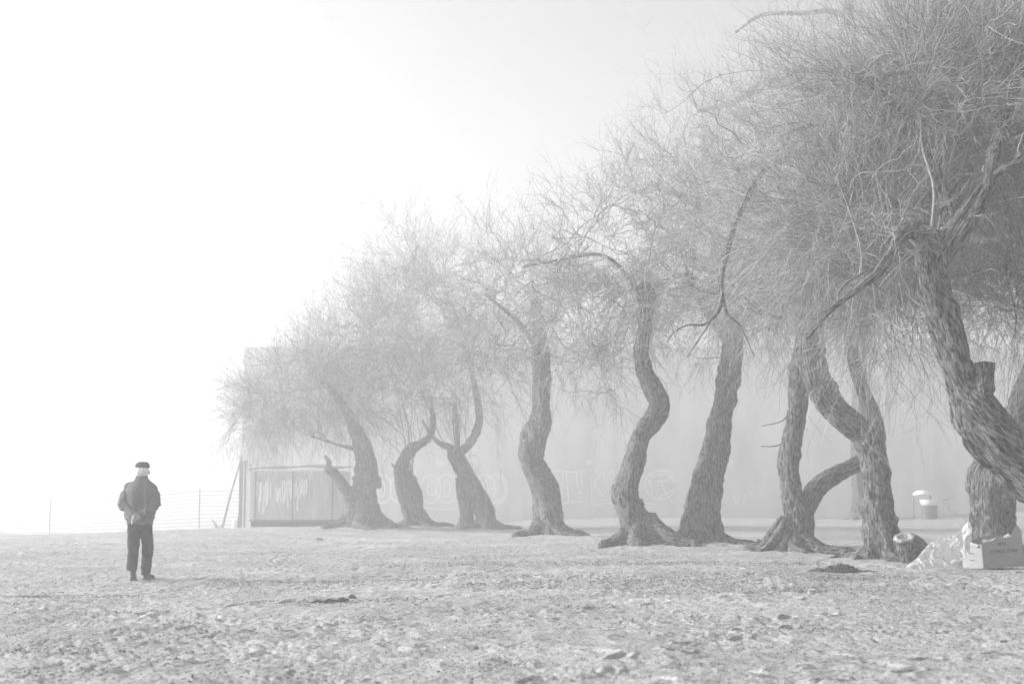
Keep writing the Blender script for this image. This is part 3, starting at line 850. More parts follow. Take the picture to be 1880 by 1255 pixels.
# shed
SY = 56.0
sh = thing('shed', 'low pale shed with white paint drips, at the left end of the wall', 'shed', (wx_(540, SY), SY, -.2))
def sp_(o): o.location = (-wx_(540, SY), -SY, .2); return o
x0, x1 = wx_(462, SY), wx_(629, SY); zt = zpx(864, SY); zb = zpx(957, SY)
b = MB()
n = 46
for i in range(n):                       # corrugated front
    xa = x0 + (x1 - x0) * i / n; xb = x0 + (x1 - x0) * (i + 1) / n; xm = (xa + xb) / 2
    b.add([(xa, SY, zb), (xm, SY + .02, zb), (xm, SY + .02, zt), (xa, SY, zt)], [(0, 1, 2, 3)])
    b.add([(xm, SY + .02, zb), (xb, SY, zb), (xb, SY, zt), (xm, SY + .02, zt)], [(0, 1, 2, 3)])
b.box(((x0 + x1) / 2, SY + 1.53, (zb + zt) / 2), (x1 - x0 - .01, 3.0, zt - zb))
sp_(b.build('body', M['shed'], sh, smooth=False))
b = MB()
V = []
for i in range(13):
    t = i / 12; x = x0 - .08 + (x1 - x0 + .16) * t; z = zt + .03 + .10 * math.sin(t * 2.6) + .03 * math.sin(t * 13)
    V += [(x, SY - .12, z), (x, SY + 3.1, z + .12), (x, SY + 3.1, z + .16), (x, SY - .12, z + .04)]
F = []
for i in range(12):
    for j in range(4): F.append((4 * i + j, 4 * i + (j + 1) % 4, 4 * i + 4 + (j + 1) % 4, 4 * i + 4 + j))
b.add(V, F + [(0, 3, 2, 1), (48, 49, 50, 51)])
sp_(b.build('roof', M['metal'], sh, smooth=False))
b = MB(); b.box(((x0 + x1) / 2, SY + 1.5, zpx(964, SY) - .1), (x1 - x0 - .05, 2.8, .6)); sp_(b.build('base', M['dark'], sh, smooth=False))  # base block coloured dark to stand for the ground shadow under the raised shed
dr = []
rr = random.Random(4)
for px in list(range(472, 500, 4)) + list(range(507, 516, 4)) + list(range(519, 566, 4)):
    a = 880 + rr.uniform(-2, 12); z2 = a + rr.uniform(26, 58)
    if 500 <= px < 519: a += 12; z2 = a + 26
    dr.append([(px + rr.uniform(-1, 1), a), (px + rr.uniform(-1, 1), (a + z2) / 2), (px + rr.uniform(-2, 2), z2)])
sp_(strips(dr, 2.8, SY - .006, SY).build('paint_drips', M['drip'], sh, smooth=False))
b = MB()
for px in (472, 540, 612): b.box((wx_(px, SY), SY - .03, (zb + zt) / 2), (.03, .03, zt - zb))
b.box(((x0 + x1) / 2, SY - .035, zb + .04), (x1 - x0, .03, .05))
sp_(b.build('frame', M['metal'], sh, smooth=False))

# square post and leaning poles at the building's corner
def gp(px, py, Y):
    p = at(px, py, Y); return p
def post(name, label, cat, pts, w_, m, group=None, k=8):
    b = MB(); base = Vector(pts[0]); b.tube([Vector(p) - base for p in pts], w_, k)
    o = b.build(name, m, loc=base); return tag(o, label, cat, group)
PY = 61.5
a, b2 = gp(441, 962, PY), gp(443, 845, PY); a.z = float(G(a.x, a.y)) - .1
b = MB(); h = b2.z - a.z
b.box((0, 0, h / 2), (.14, .14, h)); b.box((.17, .05, h / 2), (.08, .08, h)); b.box((.08, 0, h * .97), (.34, .16, .06))
o = b.build('timber_post', M['pole'], loc=a, smooth=False); tag(o, 'upright grey double post at the left corner of the building', 'post')
a = gp(407, 966, 60.8); a.z = float(G(a.x, a.y)) - .05
post('leaning_pole', 'long thick pole leaning from the rubble up to the post', 'pole', [a, gp(424, 905, 61.1), gp(444, 838, 61.4)], [.05, .045, .035], M['pole'])
a = gp(473, 969, 59.2); a.z = float(G(a.x, a.y)) - .05
post('leaning_pole', 'thin pole leaning left in front of the shed', 'pole', [a, gp(466, 900, 59.35), gp(459, 850, 59.5)], [.035, .03, .025], M['pole'])
a = gp(436, 952, 61.3); a.z = float(G(a.x, a.y)) - .05
post('leaning_pole', 'short pole leaning against the foot of the double post', 'pole', [a, gp(442, 910, 61.35)], [.035, .03], M['pole'])
# forked driftwood
a = gp(402, 957, 60.5); a.z = float(G(a.x, a.y))
b = MB()
b.tube([(0, 0, -.05), (-.1, 0, .18), (-.3, 0, .42)], [.05, .04, .025], 8); b.tube([(-.14, 0, .22), (-.16, .05, -.05)], [.025, .02], 7); b.tube([(-.05, 0, .05), (.15, 0, .22)], [.03, .015], 7)
tag(b.build('driftwood', M['pole'], loc=a), 'forked driftwood branch standing in the rubble left of the poles', 'driftwood')
a = gp(431, 950, 61.2); a.z = float(G(a.x, a.y))
b = MB(); b.loft([((0, 0, 0), .14, .1), ((.02, 0, .2), .10, .08), ((.01, 0, .42), .05, .05), ((.03, 0, .46), .02, .02)], 12)
o = b.remesh('plastic_sack', M['bag'], .02, 1, fold=lambda c: .02 * vnoise(c[:, 0] * 20, c[:, 1] * 20, c[:, 2] * 12, 3)); o.location = a
tag(o, 'small white sack standing between the poles', 'sack')
rr = random.Random(9)
for i, (px, py) in enumerate(((384, 963), (396, 966), (405, 968), (418, 966), (448, 966), (412, 962))):
    p = hit(px, py); s_ = rr.uniform(.05, .12)
    b = MB(); b.ball((0, 0, 0), (s_ * 1.4, s_, s_ * .8), 10)
    o = b.remesh('rubble_stone', M['stone'], s_ * .18, 1, fold=lambda c, s_=s_: s_ * .3 * vnoise(c[:, 0] / s_ * 1.3 + i * 9, c[:, 1] / s_ * 1.3, c[:, 2] / s_ * 1.3, 5))
    o.location = (p.x, p.y, float(G(p.x, p.y)) + s_ * .3)
    tag(o, 'pale lump of rubble lying near the foot of the leaning poles', 'stone', 'rubble by the leaning poles')

# wire fence running left from the building
fence = thing('wire_fence', 'low wire mesh fence on thin posts running left along the beach crest', 'fence', (wx_(240, 75), 75, -.5))
off = Vector((-wx_(240, 75), -75, .5))
fp = [(-260, 985, 84, 62), (98, 974, 78, 66), (370, 962, 74.5, 76), (640, 955, 72.6, 80)]
tops = []; bots = []
for px, py, Y, hp in fp:
    x = (px - 940) / FPX * Y; z0 = float(G(x, Y)); H = hp * Y / FPX
    b = MB(); b.tube([(x, Y, z0 - .2), (x, Y, z0 + H)], .035, 8)
    o = b.build('post', M['metal'], fence); o.location = off
    bots.append(Vector((x, Y, z0 + .05))); tops.append(Vector((x, Y, z0 + H * .93)))
b = MB()
for s_ in range(len(fp) - 1):
    for r in range(11):
        f = r / 10; A = bots[s_].lerp(tops[s_], f); B = bots[s_ + 1].lerp(tops[s_ + 1], f)
        pts = []
        for t in range(9):
            u = t / 8; p = A.lerp(B, u); p.z -= .05 * 4 * u * (1 - u) * f
            if r == 0: p.z = max(p.z, float(G(p.x, p.y)) + .03)
            pts.append(p)
        b.tube(pts, .010 if r not in (0, 10) else .014, 4, False)
    nv = 50
    for i in range(1, nv):
        u = i / nv; b.tube([bots[s_].lerp(bots[s_ + 1], u), tops[s_].lerp(tops[s_ + 1], u)], .004, 3, False)
o = b.build('wire_mesh', M['metal'], fence); o.location = off

# gull
p = at(84, 606, 95)
b = MB()
b.ball((0, 0, 0), (.07, .2, .06), 12)
for s_ in (-1, 1):
    V = []
    for t in range(8):
        u = t / 7; x = s_ * (.04 + u * .6); z = .14 * math.sin(u * PI * .8) + (.07 * u if s_ > 0 else -.05 * u); c = .12 * (1 - u) ** .6 + .01
        V += [(x, c * .6 - u * .1, z), (x, -c * .6 - u * .1, z - .004), (x, -c * .6 - u * .1, z + .004), (x, c * .6 - u * .1, z + .012)]
    b.add(V, [(4 * i + j, 4 * i + (j + 1) % 4, 4 * i + 4 + (j + 1) % 4, 4 * i + 4 + j) for i in range(7) for j in range(4)])
b.ball((0, .2, .02), (.04, .06, .04), 10); b.tube([(0, .25, .02), (0, .3, .01)], [.012, .004], 6); b.tube([(0, -.15, 0), (0, -.3, 0)], [.04, .06], 6)
tag(b.build('gull', M['gull'], loc=p), 'distant gull flying in the fog at the far left', 'bird')

# ------------------------------------------------------------------ litter bin by the wall
p = hit(1700, 951); BY = 68.0
q = at(1705, 950, BY); gz = float(G(q.x, BY))
lb = thing('litter_bin', 'slatted litter bin with a white bag rim under a domed roof, by the wall', 'bin', (q.x, BY, gz)); lb.scale = (1.38, 1.38, 1.38)
s1 = BY / FPX
b = MB()
for i in range(24):
    a = 2 * PI * i / 24; r = .25
    b.box((r * math.cos(a) + .04, r * math.sin(a), .33), (.045, .018, .66), Matrix.Rotation(a + PI / 2, 3, 'Z'))
b.loft([((.04, 0, .02), .22, .22), ((.04, 0, .6), .22, .22)], 20)
b.build('bin_body', M['pole'], lb, smooth=False)
b = MB()
for z, r in ((.44, .255), (.5, .275), (.62, .31), (.66, .315), (.665, .28)): pass
b.loft([((.04, 0, .47), .27, .27), ((.04, 0, .55), .30, .30), ((.04, 0, .64), .335, .335), ((.04, 0, .665), .33, .33), ((.04, 0, .60), .24, .24)], 28)
b.build('bag', M['bag'], lb)
b = MB()
for z, r in (): pass
b.loft([((-.2, 0, .83), .33, .28), ((-.2, 0, .87), .32, .27), ((-.2, 0, .94), .25, .22), ((-.2, 0, .98), .14, .13), ((-.2, 0, .99), .02, .02)], 28)
b.build('roof', M['bag'], lb)
for sx in (-.3, .29):
    b = MB(); b.tube([(-.2 + sx, .05, -.05), (-.2 + sx, .05, .86)], .028, 8); b.build('roof_post', M['pole'], lb)

# ------------------------------------------------------------------ stump, plastic, box, debris
p = hit(1664, 1036); Y = p.y
st = thing('tree_stump', 'sawn tree stump with a hollow cut face beside the burred tree foot', 'stump', (p.x, Y, float(G(p.x, Y))))
wd = Wood()
wd.limb([(.05, .02, -.1), (.03, .02, .10), (.0, .0, .30), (-.02, -.02, .42), (-.03, -.04, .47)], [.10, .11, .15, .175, .17], .010, 110, 5, .15, 3, close=False)
wd.limb([(.0, .12, .36), (.16, .2, .36), (.34, .28, .26), (.52, .32, .05), (.6, .34, -.1)], [.12, .14, .13, .11, .06], .02, 50, 8, 0, 2)
wd.build(st, 'trunk')
V = []; F = []
rings = [1.05, 1.0, .95, .84, .72, .60, .50, .36, .2, .02]
zz = [-.05, .0, .018, .022, .02, .012, -.01, -.03, -.035, -.03]
k = 70
rotf = Matrix.Rotation(.42, 3, 'X') @ Matrix.Rotation(-.12, 3, 'Y')
for ri, (r, z) in enumerate(zip(rings, zz)):
    for j in range(k):
        a = 2 * PI * j / k; rn = r * .172 * (1 + .06 * math.sin(2 * a + 1) + .04 * math.sin(5 * a) + .02 * math.sin(11 * a))
        v = rotf @ Vector((rn * math.cos(a), rn * math.sin(a), z + .012 * math.sin(7 * a + ri) * (1 - r)))
        V.append((v.x - .03, v.y - .04, v.z + .475))
for i in range(len(rings) - 1):
    for j in range(k): F.append((i * k + j, i * k + (j + 1) % k, (i + 1) * k + (j + 1) % k, (i + 1) * k + j))
b = MB(); b.add(V, F); b.build('cut_face', M['cutwood'], st)

# plastic sheet: peak at the tree, spreading to the left over the ground
pm = bpy.data.materials.new('translucent_plastic'); pm.use_nodes = True
n_ = pm.node_tree; n_.nodes.clear()
om = n_.nodes.new('ShaderNodeOutputMaterial'); pb = n_.nodes.new('ShaderNodeBsdfPrincipled'); tb = n_.nodes.new('ShaderNodeBsdfTranslucent'); mx = n_.nodes.new('ShaderNodeMixShader')
pb.inputs['Base Color'].default_value = (.8, .8, .8, 1); pb.inputs['Roughness'].default_value = .22; pb.inputs['Specular IOR Level'].default_value = .8
tb.inputs['Color'].default_value = (.75, .75, .75, 1)
tcx = n_.nodes.new('ShaderNodeTexCoord'); tn = n_.nodes.new('ShaderNodeTexNoise'); tn.inputs['Scale'].default_value = 14; tn.inputs['Detail'].default_value = 4; tn.inputs['Distortion'].default_value = 1.5
bmp = n_.nodes.new('ShaderNodeBump'); bmp.inputs['Strength'].default_value = .25; bmp.inputs['Distance'].default_value = .03
n_.links.new(tcx.outputs['Object'], tn.inputs['Vector']); n_.links.new(tn.outputs[0], bmp.inputs['Height'])
n_.links.new(bmp.outputs[0], pb.inputs['Normal'])
mx.inputs[0].default_value = .4
n_.links.new(pb.outputs[0], mx.inputs[1]); n_.links.new(tb.outputs[0], mx.inputs[2]); n_.links.new(mx.outputs[0], om.inputs['Surface'])
p0 = hit(1720, 1046); Yp = p0.y; s1 = Yp / FPX
# outline in photo pixels: upper edge and lower edge from left to right
up = [(1661, 1041), (1682, 1024), (1700, 1002), (1724, 987), (1745, 986), (1765, 972), (1776, 957), (1782, 962)]
lo = [(1662, 1043), (1690, 1046), (1710, 1047), (1735, 1047), (1752, 1046), (1762, 1030), (1780, 1015), (1783, 1000)]
NU, NV = 120, 70
U = np.linspace(0, 1, NU); T = np.linspace(0, 1, NV)
def ipol(L, u):
    t = np.linspace(0, 1, len(L)); return np.interp(u, t, [q[0] for q in L]), np.interp(u, t, [q[1] for q in L])
ux, uy = ipol(up, U); lx, ly = ipol(lo, U)
PX = ux[:, None] * (1 - T) + lx[:, None] * T; PYY = uy[:, None] * (1 - T) + ly[:, None] * T
hgt = 1047 - PYY
dep = Yp + 0.010 * hgt * 0.55 + .10 * np.sin(T * 5)[None, :] * 0
Pp = np.array([[list(at(PX[i, j], PYY[i, j], dep[i, j])) for j in range(NV)] for i in range(NU)])
fan = np.arctan2(PYY - 1055, PX - 1790)
rad_ = np.hypot(PYY - 1000, PX - 1790) / 60
wr_ = vnoise2(PX * .05, PYY * .05, 18); wq_ = vnoise2(PX * .05 + 9, PYY * .05, 19)
fold = .042 * (1 - 2 * np.abs(vnoise2(fan * 3.8 + 3 + wr_, rad_ * 1.6 + wq_, 12))) + .016 * (1 - 2 * np.abs(vnoise2(PX * .075 + wr_ * 2, PYY * .075 + wq_ * 2, 13))) + .006 * (1 - 2 * np.abs(vnoise2(PX * .17 + wq_ * 2, PYY * .17, 14))) + .006 * vnoise2(PX * .4, PYY * .4, 15)
Pp[..., 1] += -fold; Pp[..., 2] += .25 * fold
Pp[..., 2] = np.maximum(Pp[..., 2], G(Pp[..., 0], Pp[..., 1]) + .012)
i = (np.arange(NU - 1)[:, None] * NV + np.arange(NV - 1)[None, :]).ravel()
me = mesh_from('plastic_sheet', Pp.reshape(-1, 3) - np.array([p0.x, Yp, 0]), np.stack([i, i + 1, i + NV + 1, i + NV], -1), True, [pm])
o = link('plastic_sheet', me, loc=(p0.x, Yp, 0))
tag(o, 'crumpled translucent plastic sheet draped against the tree, left of the cardboard box', 'plastic sheet')

# cardboard box
pL = hit(1806, 1044); Yb = pL.y
bxr = thing('cardboard_box', 'open torn cardboard box with upside down printing on its side', 'box', (pL.x, Yb, float(G(pL.x, Yb)) + .005))
s1 = Yb / FPX
rot = math.radians(4)
bxr.rotation_euler = (0, math.radians(-3), math.radians(7))
Wd, Dp, Hh = 78 * s1, .42, 44 * s1
th = .008
def panel(name, prof, y0, y1, along, parent):
    """prof: (t, height) along the panel's length; torn top edge"""
    b = MB(); V = []
    for t, z in prof:
        if along == 'x': V += [(t, y0, 0), (t, y1, 0), (t, y1, z), (t, y0, z)]
        else: V += [(y0, t, 0), (y1, t, 0), (y1, t, z), (y0, t, z)]
    F = []
    m_ = len(prof)
    for i in range(m_ - 1):
        for j in range(4): F.append((4 * i + j, 4 * i + (j + 1) % 4, 4 * i + 4 + (j + 1) % 4, 4 * i + 4 + j))
    F += [(0, 3, 2, 1), (4 * m_ - 4, 4 * m_ - 3, 4 * m_ - 2, 4 * m_ - 1)]
    b.add(V, F); return b.build(name, M['card'], parent, smooth=False)
panel('front_panel', [(0, Hh), (Wd * .2, Hh * 1.05), (Wd * .4, Hh * 1.10), (Wd * .6, Hh * 1.18), (Wd * .72, Hh * 1.24), (Wd * .80, Hh * 1.42), (Wd * .86, Hh * 1.62), (Wd * .92, Hh * 1.7), (Wd, Hh * 1.45)], 0, th, 'x', bxr)
panel('back_panel', [(-.12, Hh * 1.02), (Wd * .3 - .1, Hh * 1.2), (Wd * .6 - .1, Hh * 1.28), (Wd - .12, Hh * 1.3)], Dp, Dp + th, 'x', bxr)
b = MB(); sk = -.16
b.add([(0, th + .001, 0), (-.006, th + .001, 0), (-.006, th + .001, Hh * .99), (0, th + .001, Hh * .99), (sk, Dp, 0), (sk - .006, Dp, 0), (sk - .02, Dp, Hh * 1.04), (sk - .014, Dp, Hh * 1.04)],
      [(0, 1, 2, 3), (4, 7, 6, 5), (0, 4, 5, 1), (1, 5, 6, 2), (2, 6, 7, 3), (3, 7, 4, 0)])
b.build('side_panel', M['card'], bxr, smooth=False)
b = MB(); b.box((Wd - .006, Dp / 2, Hh * .62), (.008, Dp - .03, Hh * 1.24)); b.build('side_panel', M['card'], bxr, smooth=False)
b = MB(); b.add([(.0, .01, 0.004), (Wd - .02, .01, .004), (Wd - .12, Dp, .004), (sk, Dp, .004)], [(0, 1, 2, 3)]); b.build('bottom_panel', M['card'], bxr, smooth=False)
b = MB(); n = 14; V = []
for i in range(n + 1):
    t = i / n; x = .02 + t * Wd * .7; z = Hh * (1.02 + .2 * t) + .01
    jag = .05 + .035 * math.sin(t * 9) + .02 * math.sin(t * 23)
    V += [(x, .02, z - .004), (x + .01, .02 + jag, z + .035 + .015 * math.sin(t * 14)), (x + .01, .03 + jag, z + .031 + .015 * math.sin(t * 14)), (x, .028, z - .008)]
b.add(V, [(4 * i + j, 4 * i + (j + 1) % 4, 4 * i + 4 + (j + 1) % 4, 4 * i + 4 + j) for i in range(n) for j in range(4)])
b.build('flap', M['card'], bxr, smooth=False)
b = MB(); b.box((-.09, .2, Hh * 1.02), (.006, .34, .05), Matrix.Rotation(.7, 3, 'Y') @ Matrix.Rotation(.36, 3, 'Z')); b.build('flap', M['card'], bxr, smooth=False)
for txt, cx, cz, sz in (('PALET STRECH', Wd * .52, Hh * .68, .073), ('FILM', Wd * .50, Hh * .98, .073)):
    cu = bpy.data.curves.new('lettering', 'FONT'); cu.body = txt; cu.size = sz; cu.align_x = 'CENTER'; cu.align_y = 'CENTER'; cu.extrude = .0005; cu.space_character = 1.0
    cu.offset = .0012
    cu.materials.append(M['ink'])
    o = bpy.data.objects.new('tmp', cu); COL.objects.link(o)
    dg = bpy.context.evaluated_depsgraph_get(); dg.update()
    me = bpy.data.meshes.new_from_object(o.evaluated_get(dg)); bpy.data.objects.remove(o)
    o = link('lettering', me, bxr)
    o.location = (cx, -.003, cz)
    # upright on the front panel and turned upside down
    o.rotation_euler = (Matrix.Rotation(PI, 3, 'Y') @ Matrix.Rotation(PI / 2, 3, 'X')).to_euler()
for zz_ in (.62, .35):
    b = MB(); b.box((-.085 - .012, .2, Hh * zz_), (.002, .09, .014), Matrix.Rotation(.36, 3, 'Z')); b.build('printed_mark', M['ink'], bxr, smooth=False)

# dark heap of dead weed
def scatter(name, boxes, label, mat_, seed, thin=.02, group=None, kind='stuff'):
    """boxes: (cx, cy, rx, ry, height, n, size)"""
    rg = np.random.default_rng(seed); V = []; F = []; c = 0
    for cx, cyy, rx, ry, h, n, sz in boxes:
        r = np.sqrt(rg.uniform(0, 1, n)); a = rg.uniform(0, 2 * PI, n)
        X = cx + rx * r * np.cos(a); Y_ = cyy + ry * r * np.sin(a)
        Z_ = G(X, Y_) + .015 + h * (1 - r ** 1.5) * rg.uniform(0, 1, n)
        s = sz * rg.uniform(.4, 1.5, n); ang = rg.uniform(0, 2 * PI, n); el = rg.uniform(.08, .5, n) * s
        th_ = rg.uniform(-.4, .7, n) * s
        dx, dy = np.cos(ang), np.sin(ang)
        P = np.stack([X, Y_, Z_], -1)
        d = np.stack([dx * s, dy * s, th_], -1); e = np.stack([-dy * el, dx * el, rg.uniform(.2, 1, n) * el], -1)
        u = np.stack([0 * s, 0 * s, .35 * el + .004], -1)
        Q = np.stack([P - d, P - e, P + d, P + e, P + u], 1).reshape(-1, 3)
        V.append(Q)
        i0 = np.arange(n)[:, None] * 5 + c
        F.append(np.concatenate([i0 + np.array([[0, 1, 4]]), i0 + np.array([[1, 2, 4]]), i0 + np.array([[2, 3, 4]]), i0 + np.array([[3, 0, 4]])], 0)); c += n * 5
    me = mesh_from(name, np.vstack(V), np.vstack(F), False, [mat_])
    o = link(name, me)
    return o
h1 = hit(1545, 1050); h2 = hit(1400, 1008)
o = scatter('weed_heap', [(h1.x, h1.y, .30, .28, .13, 1700, .028), (h1.x - .32, h1.y + .1, .14, .2, .05, 250, .025), (h1.x + .34, h1.y - .1, .22, .12, .025, 160, .025)], '', M['litter'], 3)
tag(o, 'dark heap of dead weed on the sand in front of the bent tree', 'weed heap')
o = scatter('root_tangle', [(h2.x, h2.y, .26, .3, .22, 1300, .05), (h2.x - .25, h2.y, .2, .2, .1, 400, .04)], '', M['litter'], 4)
tag(o, 'tangle of dead twigs against the left root of the twin stemmed tree', 'twig heap')
bx_ = []
rg = np.random.default_rng(8)
for b0 in BASES[:10]:
    bx_.append((b0[0] + .3, b0[1] - .25, b0[2] * 3 + .3, .5, .02, int(520 * min(1, 24 / b0[1])), .02))
for _ in range(230):
    Y_ = math.exp(rg.uniform(math.log(9), math.log(45))); X_ = rg.uniform(-.36, .38) * Y_
    bx_.append((X_, Y_, rg.uniform(.1, .7), rg.uniform(.1, .6), .004, int(rg.integers(10, 60)), rg.uniform(.006, .016)))
for px, py, rx, n, in ((1100, 1075, 2.2, 1400), (1350, 1060, 2.5, 1200), (600, 1105, 1.2, 600), (560, 1075, 2, 500), (140, 1097, .8, 350), (25, 1098, .4, 200), (1700, 1085, 2, 900), (1000, 1035, 3, 900), (1250, 1035, 2.5, 900), (40, 1240, .7, 150), (90, 1200, .7, 120), (1300, 1085, 1.6, 600), (850, 1060, 2, 500)):
    q = hit(px, py); bx_.append((q.x, q.y, rx, rx * .4, .006, n, .014))
bx_.append((0, 24, 10, 14, .003, 22000, .010)); bx_.append((0, 13, 5.5, 5, .003, 9000, .006)); bx_.append((.5, 11, 4.5, 2.5, .003, 5000, .005))
bx_.append((3, 27, 8, 8, .003, 9000, .012))
o = scatter('leaf_litter', bx_, '', M['litter'], 5); o['kind'] = 'stuff'; o['label'] = 'dry leaf litter and twig crumbs strewn over the sand'

def clod(px, py, sx, sz, label, m, name='clod', seed=1, cat='clod'):
    q = hit(px, py)
    b = MB(); b.ball((0, 0, 0), (sx, sx * .6, sz), 16)
    o = b.remesh(name, m, sz * .16, 1, fold=lambda c: sz * .45 * vnoise(c[:, 0] / sz * .8 + seed * 9, c[:, 1] / sz * .8, c[:, 2] / sz * .8, 5) + sz * .15 * vnoise(c[:, 0] / sz * 3, c[:, 1] / sz * 3, c[:, 2] / sz * 3, 6))
    o.location = (q.x, q.y, float(G(q.x, q.y)) + sz * .35)
    return tag(o, label, cat)
clod(585, 991, .10, .05, 'dark clod on the sand in front of the shed', M['litter'], seed=2)
clod(645, 1103, .06, .05, 'dark end of a half buried log in the middle foreground', M['litter'], name='driftwood', seed=3, cat='driftwood')
q0, q1 = hit(570, 1108), hit(640, 1104)
b = MB(); L = [q0.lerp(q1, t / 6) for t in range(7)]
for i_, v in enumerate(L): v.z = float(G(v.x, v.y)) + .01 + .02 * (i_ % 2)
b.tube([v - q0 for v in L], [.006, .014, .018, .022, .024, .028, .02], 9)
o = b.build('fallen_branch', M['litter'], loc=q0); tag(o, 'half buried dark branch lying in the middle foreground', 'branch')
clod(875, 1192, .022, .016, 'small dark stone in the near foreground sand, left of centre', M['litter'], name='pebble', seed=5, cat='stone')
clod(1160, 1105, .03, .02, 'white lump on the sand in front of the S shaped tree', M['bag'], name='paper_scrap', seed=6, cat='litter')
clod(1144, 1220, .02, .014, 'small white scrap near the bottom of the picture', M['bag'], name='paper_scrap', seed=7, cat='litter')
clod(1843, 1180, .03, .02, 'small dark stone in the sand near the right edge', M['litter'], name='pebble', seed=8, cat='stone')

def twiggy(name, label, pts, r, seed, n=8, L=.35, up=.4, m=None):
    rg = random.Random(seed); b = MB(); base = Vector(pts[0]); P = [Vector(p) - base for p in pts]
    b.tube(P, [r * (1 - .7 * i / (len(P) - 1)) for i in range(len(P))], 6)
    for _ in range(n):
        i = rg.randrange(1, len(P)); o0 = P[i]; d = Vector((rg.uniform(-1, 1), rg.uniform(-1, 1), rg.uniform(0, up))).normalized()
        q = [o0]
        for s in range(4):
            d = (d + Vector((rg.uniform(-.3, .3), rg.uniform(-.3, .3), rg.uniform(-.2, .3)))).normalized(); q.append(q[-1] + d * L * rg.uniform(.15, .3))
        b.tube(q, [r * .5, r * .4, r * .3, r * .25, r * .15], 5)
    o = b.build(name, m or M['pole'], loc=base); return tag(o, label, 'branch')
q = hit(915, 1052); g = [Vector((q.x + dx, q.y + dy, float(G(q.x + dx, q.y + dy)) + z)) for dx, dy, z in ((-.25, 0, .01), (0, .05, .04), (.15, .0, .12), (.25, .05, .25))]
twiggy('dead_twig', 'thin dead twig sticking up from the sand, centre of the picture', g, .006, 4)
q = hit(1755, 965); g = [Vector((q.x + dx, q.y, float(G(q.x, q.y)) + z)) for dx, z in ((.6, .0), (.35, .3), (.1, .42), (-.25, .62), (-.5, .98))]
twiggy('dead_branch', 'wiry dead branch arching over the sand behind the plastic sheet', g, .012, 6, 6, .6)

# ------------------------------------------------------------------ the walking man, seen from behind
pf = hit(254, 1064)
man = thing('person', 'old man in flat cap and blouson walking away, hands clasped behind his back', 'person', (pf.x, pf.y, float(G(pf.x, pf.y))))
man.rotation_euler = (0, 0, math.radians(0))
HL = (-.02, -.20); HR = (.105, .12)          # where the feet stand
def arm(b, s, r):
    sh_, el, wr = (s * .172, .01, 1.34), (s * .246, -.085, 1.12), (s * .055, -.205, .965)
    b.cap(sh_, r[0], el, r[1]); b.cap(el, r[1], wr, r[2])
# body: one continuous skin
b = MB()
b.ball((0, .07, 1.615), (.078, .098, .115), 18); b.ball((0, .12, 1.56), (.055, .065, .065), 14)       # skull and jaw
b.ball((0, .17, 1.615), (.014, .022, .022), 10); b.tube([(0, .162, 1.65), (0, .187, 1.60)], [.01, .017], 8)   # nose
for s in (-1, 1):
    b.ball((s * .098, .06, 1.585), (.016, .024, .036), 12)                                             # ears
    b.ball((s * .03, .155, 1.64), (.013, .01, .009), 8)
b.tube([(-.025, .172, 1.555), (0, .18, 1.553), (.025, .172, 1.555)], .007, 6)                          # mouth
b.cap((0, .05, 1.56), .058, (0, .01, 1.45), .066)
b.loft([((0, 0, .86), .15, .10), ((0, 0, .98), .16, .11), ((0, -.01, 1.15), .17, .11), ((0, -.01, 1.32), .18, .11), ((0, 0, 1.42), .16, .09), ((0, .01, 1.48), .08, .07)], 24)
for s in (-1, 1): arm(b, s, (.055, .045, .028))
b.cap((-.085, 0, .86), .085, (-.075, -.05, .48), .055); b.cap((-.075, -.05, .48), .05, (-.02, -.22, .11), .036)
b.cap((.085, 0, .86), .085, (.12, .06, .48), .055); b.cap((.12, .06, .48), .05, (.10, .08, .09), .036)
b.cap((-.02, -.22, .10), .036, (-.02, -.12, .05), .03); b.cap((.10, .08, .09), .036, (.105, .2, .05), .03)
# hands clasped: the right hand holds the left wrist
b.ball((-.012, -.225, .935), (.042, .020, .052), 12, Matrix.Rotation(.5, 3, 'Y'))
b.ball((.026, -.245, .935), (.040, .020, .046), 12, Matrix.Rotation(-.6, 3, 'Y'))
for i, (l, zz_) in enumerate(((.068, .955), (.074, .936), (.07, .917), (.056, .90))):                   # upper hand's fingers wrap over
    x0_ = .020 - i * .003
    b.tube([(x0_, -.262, zz_), (x0_ - l * .45, -.277, zz_ + .004), (x0_ - l * .85, -.266, zz_ - .004), (x0_ - l, -.248, zz_ - .008)], [.0098, .0092, .0085, .0075], 8)
b.tube([(.03, -.255, .962), (.012, -.272, .982), (-.012, -.272, .985)], [.011, .010, .008], 8)          # thumb
for i, l in enumerate((.050, .058, .062, .052)):                                                        # lower hand's fingers hang, curled
    xx = -.048 + i * .016
    b.tube([(xx * .8 - .005, -.230, .905), (xx - .004, -.240, .905 - l * .5), (xx - .003, -.232, .905 - l)], [.0095, .0088, .0075], 8)
b.tube([(-.046, -.228, .93), (-.062, -.238, .905), (-.058, -.240, .880)], [.0105, .0095, .008], 8)
b.remesh('body', M['skin'], .0048, 2, man)
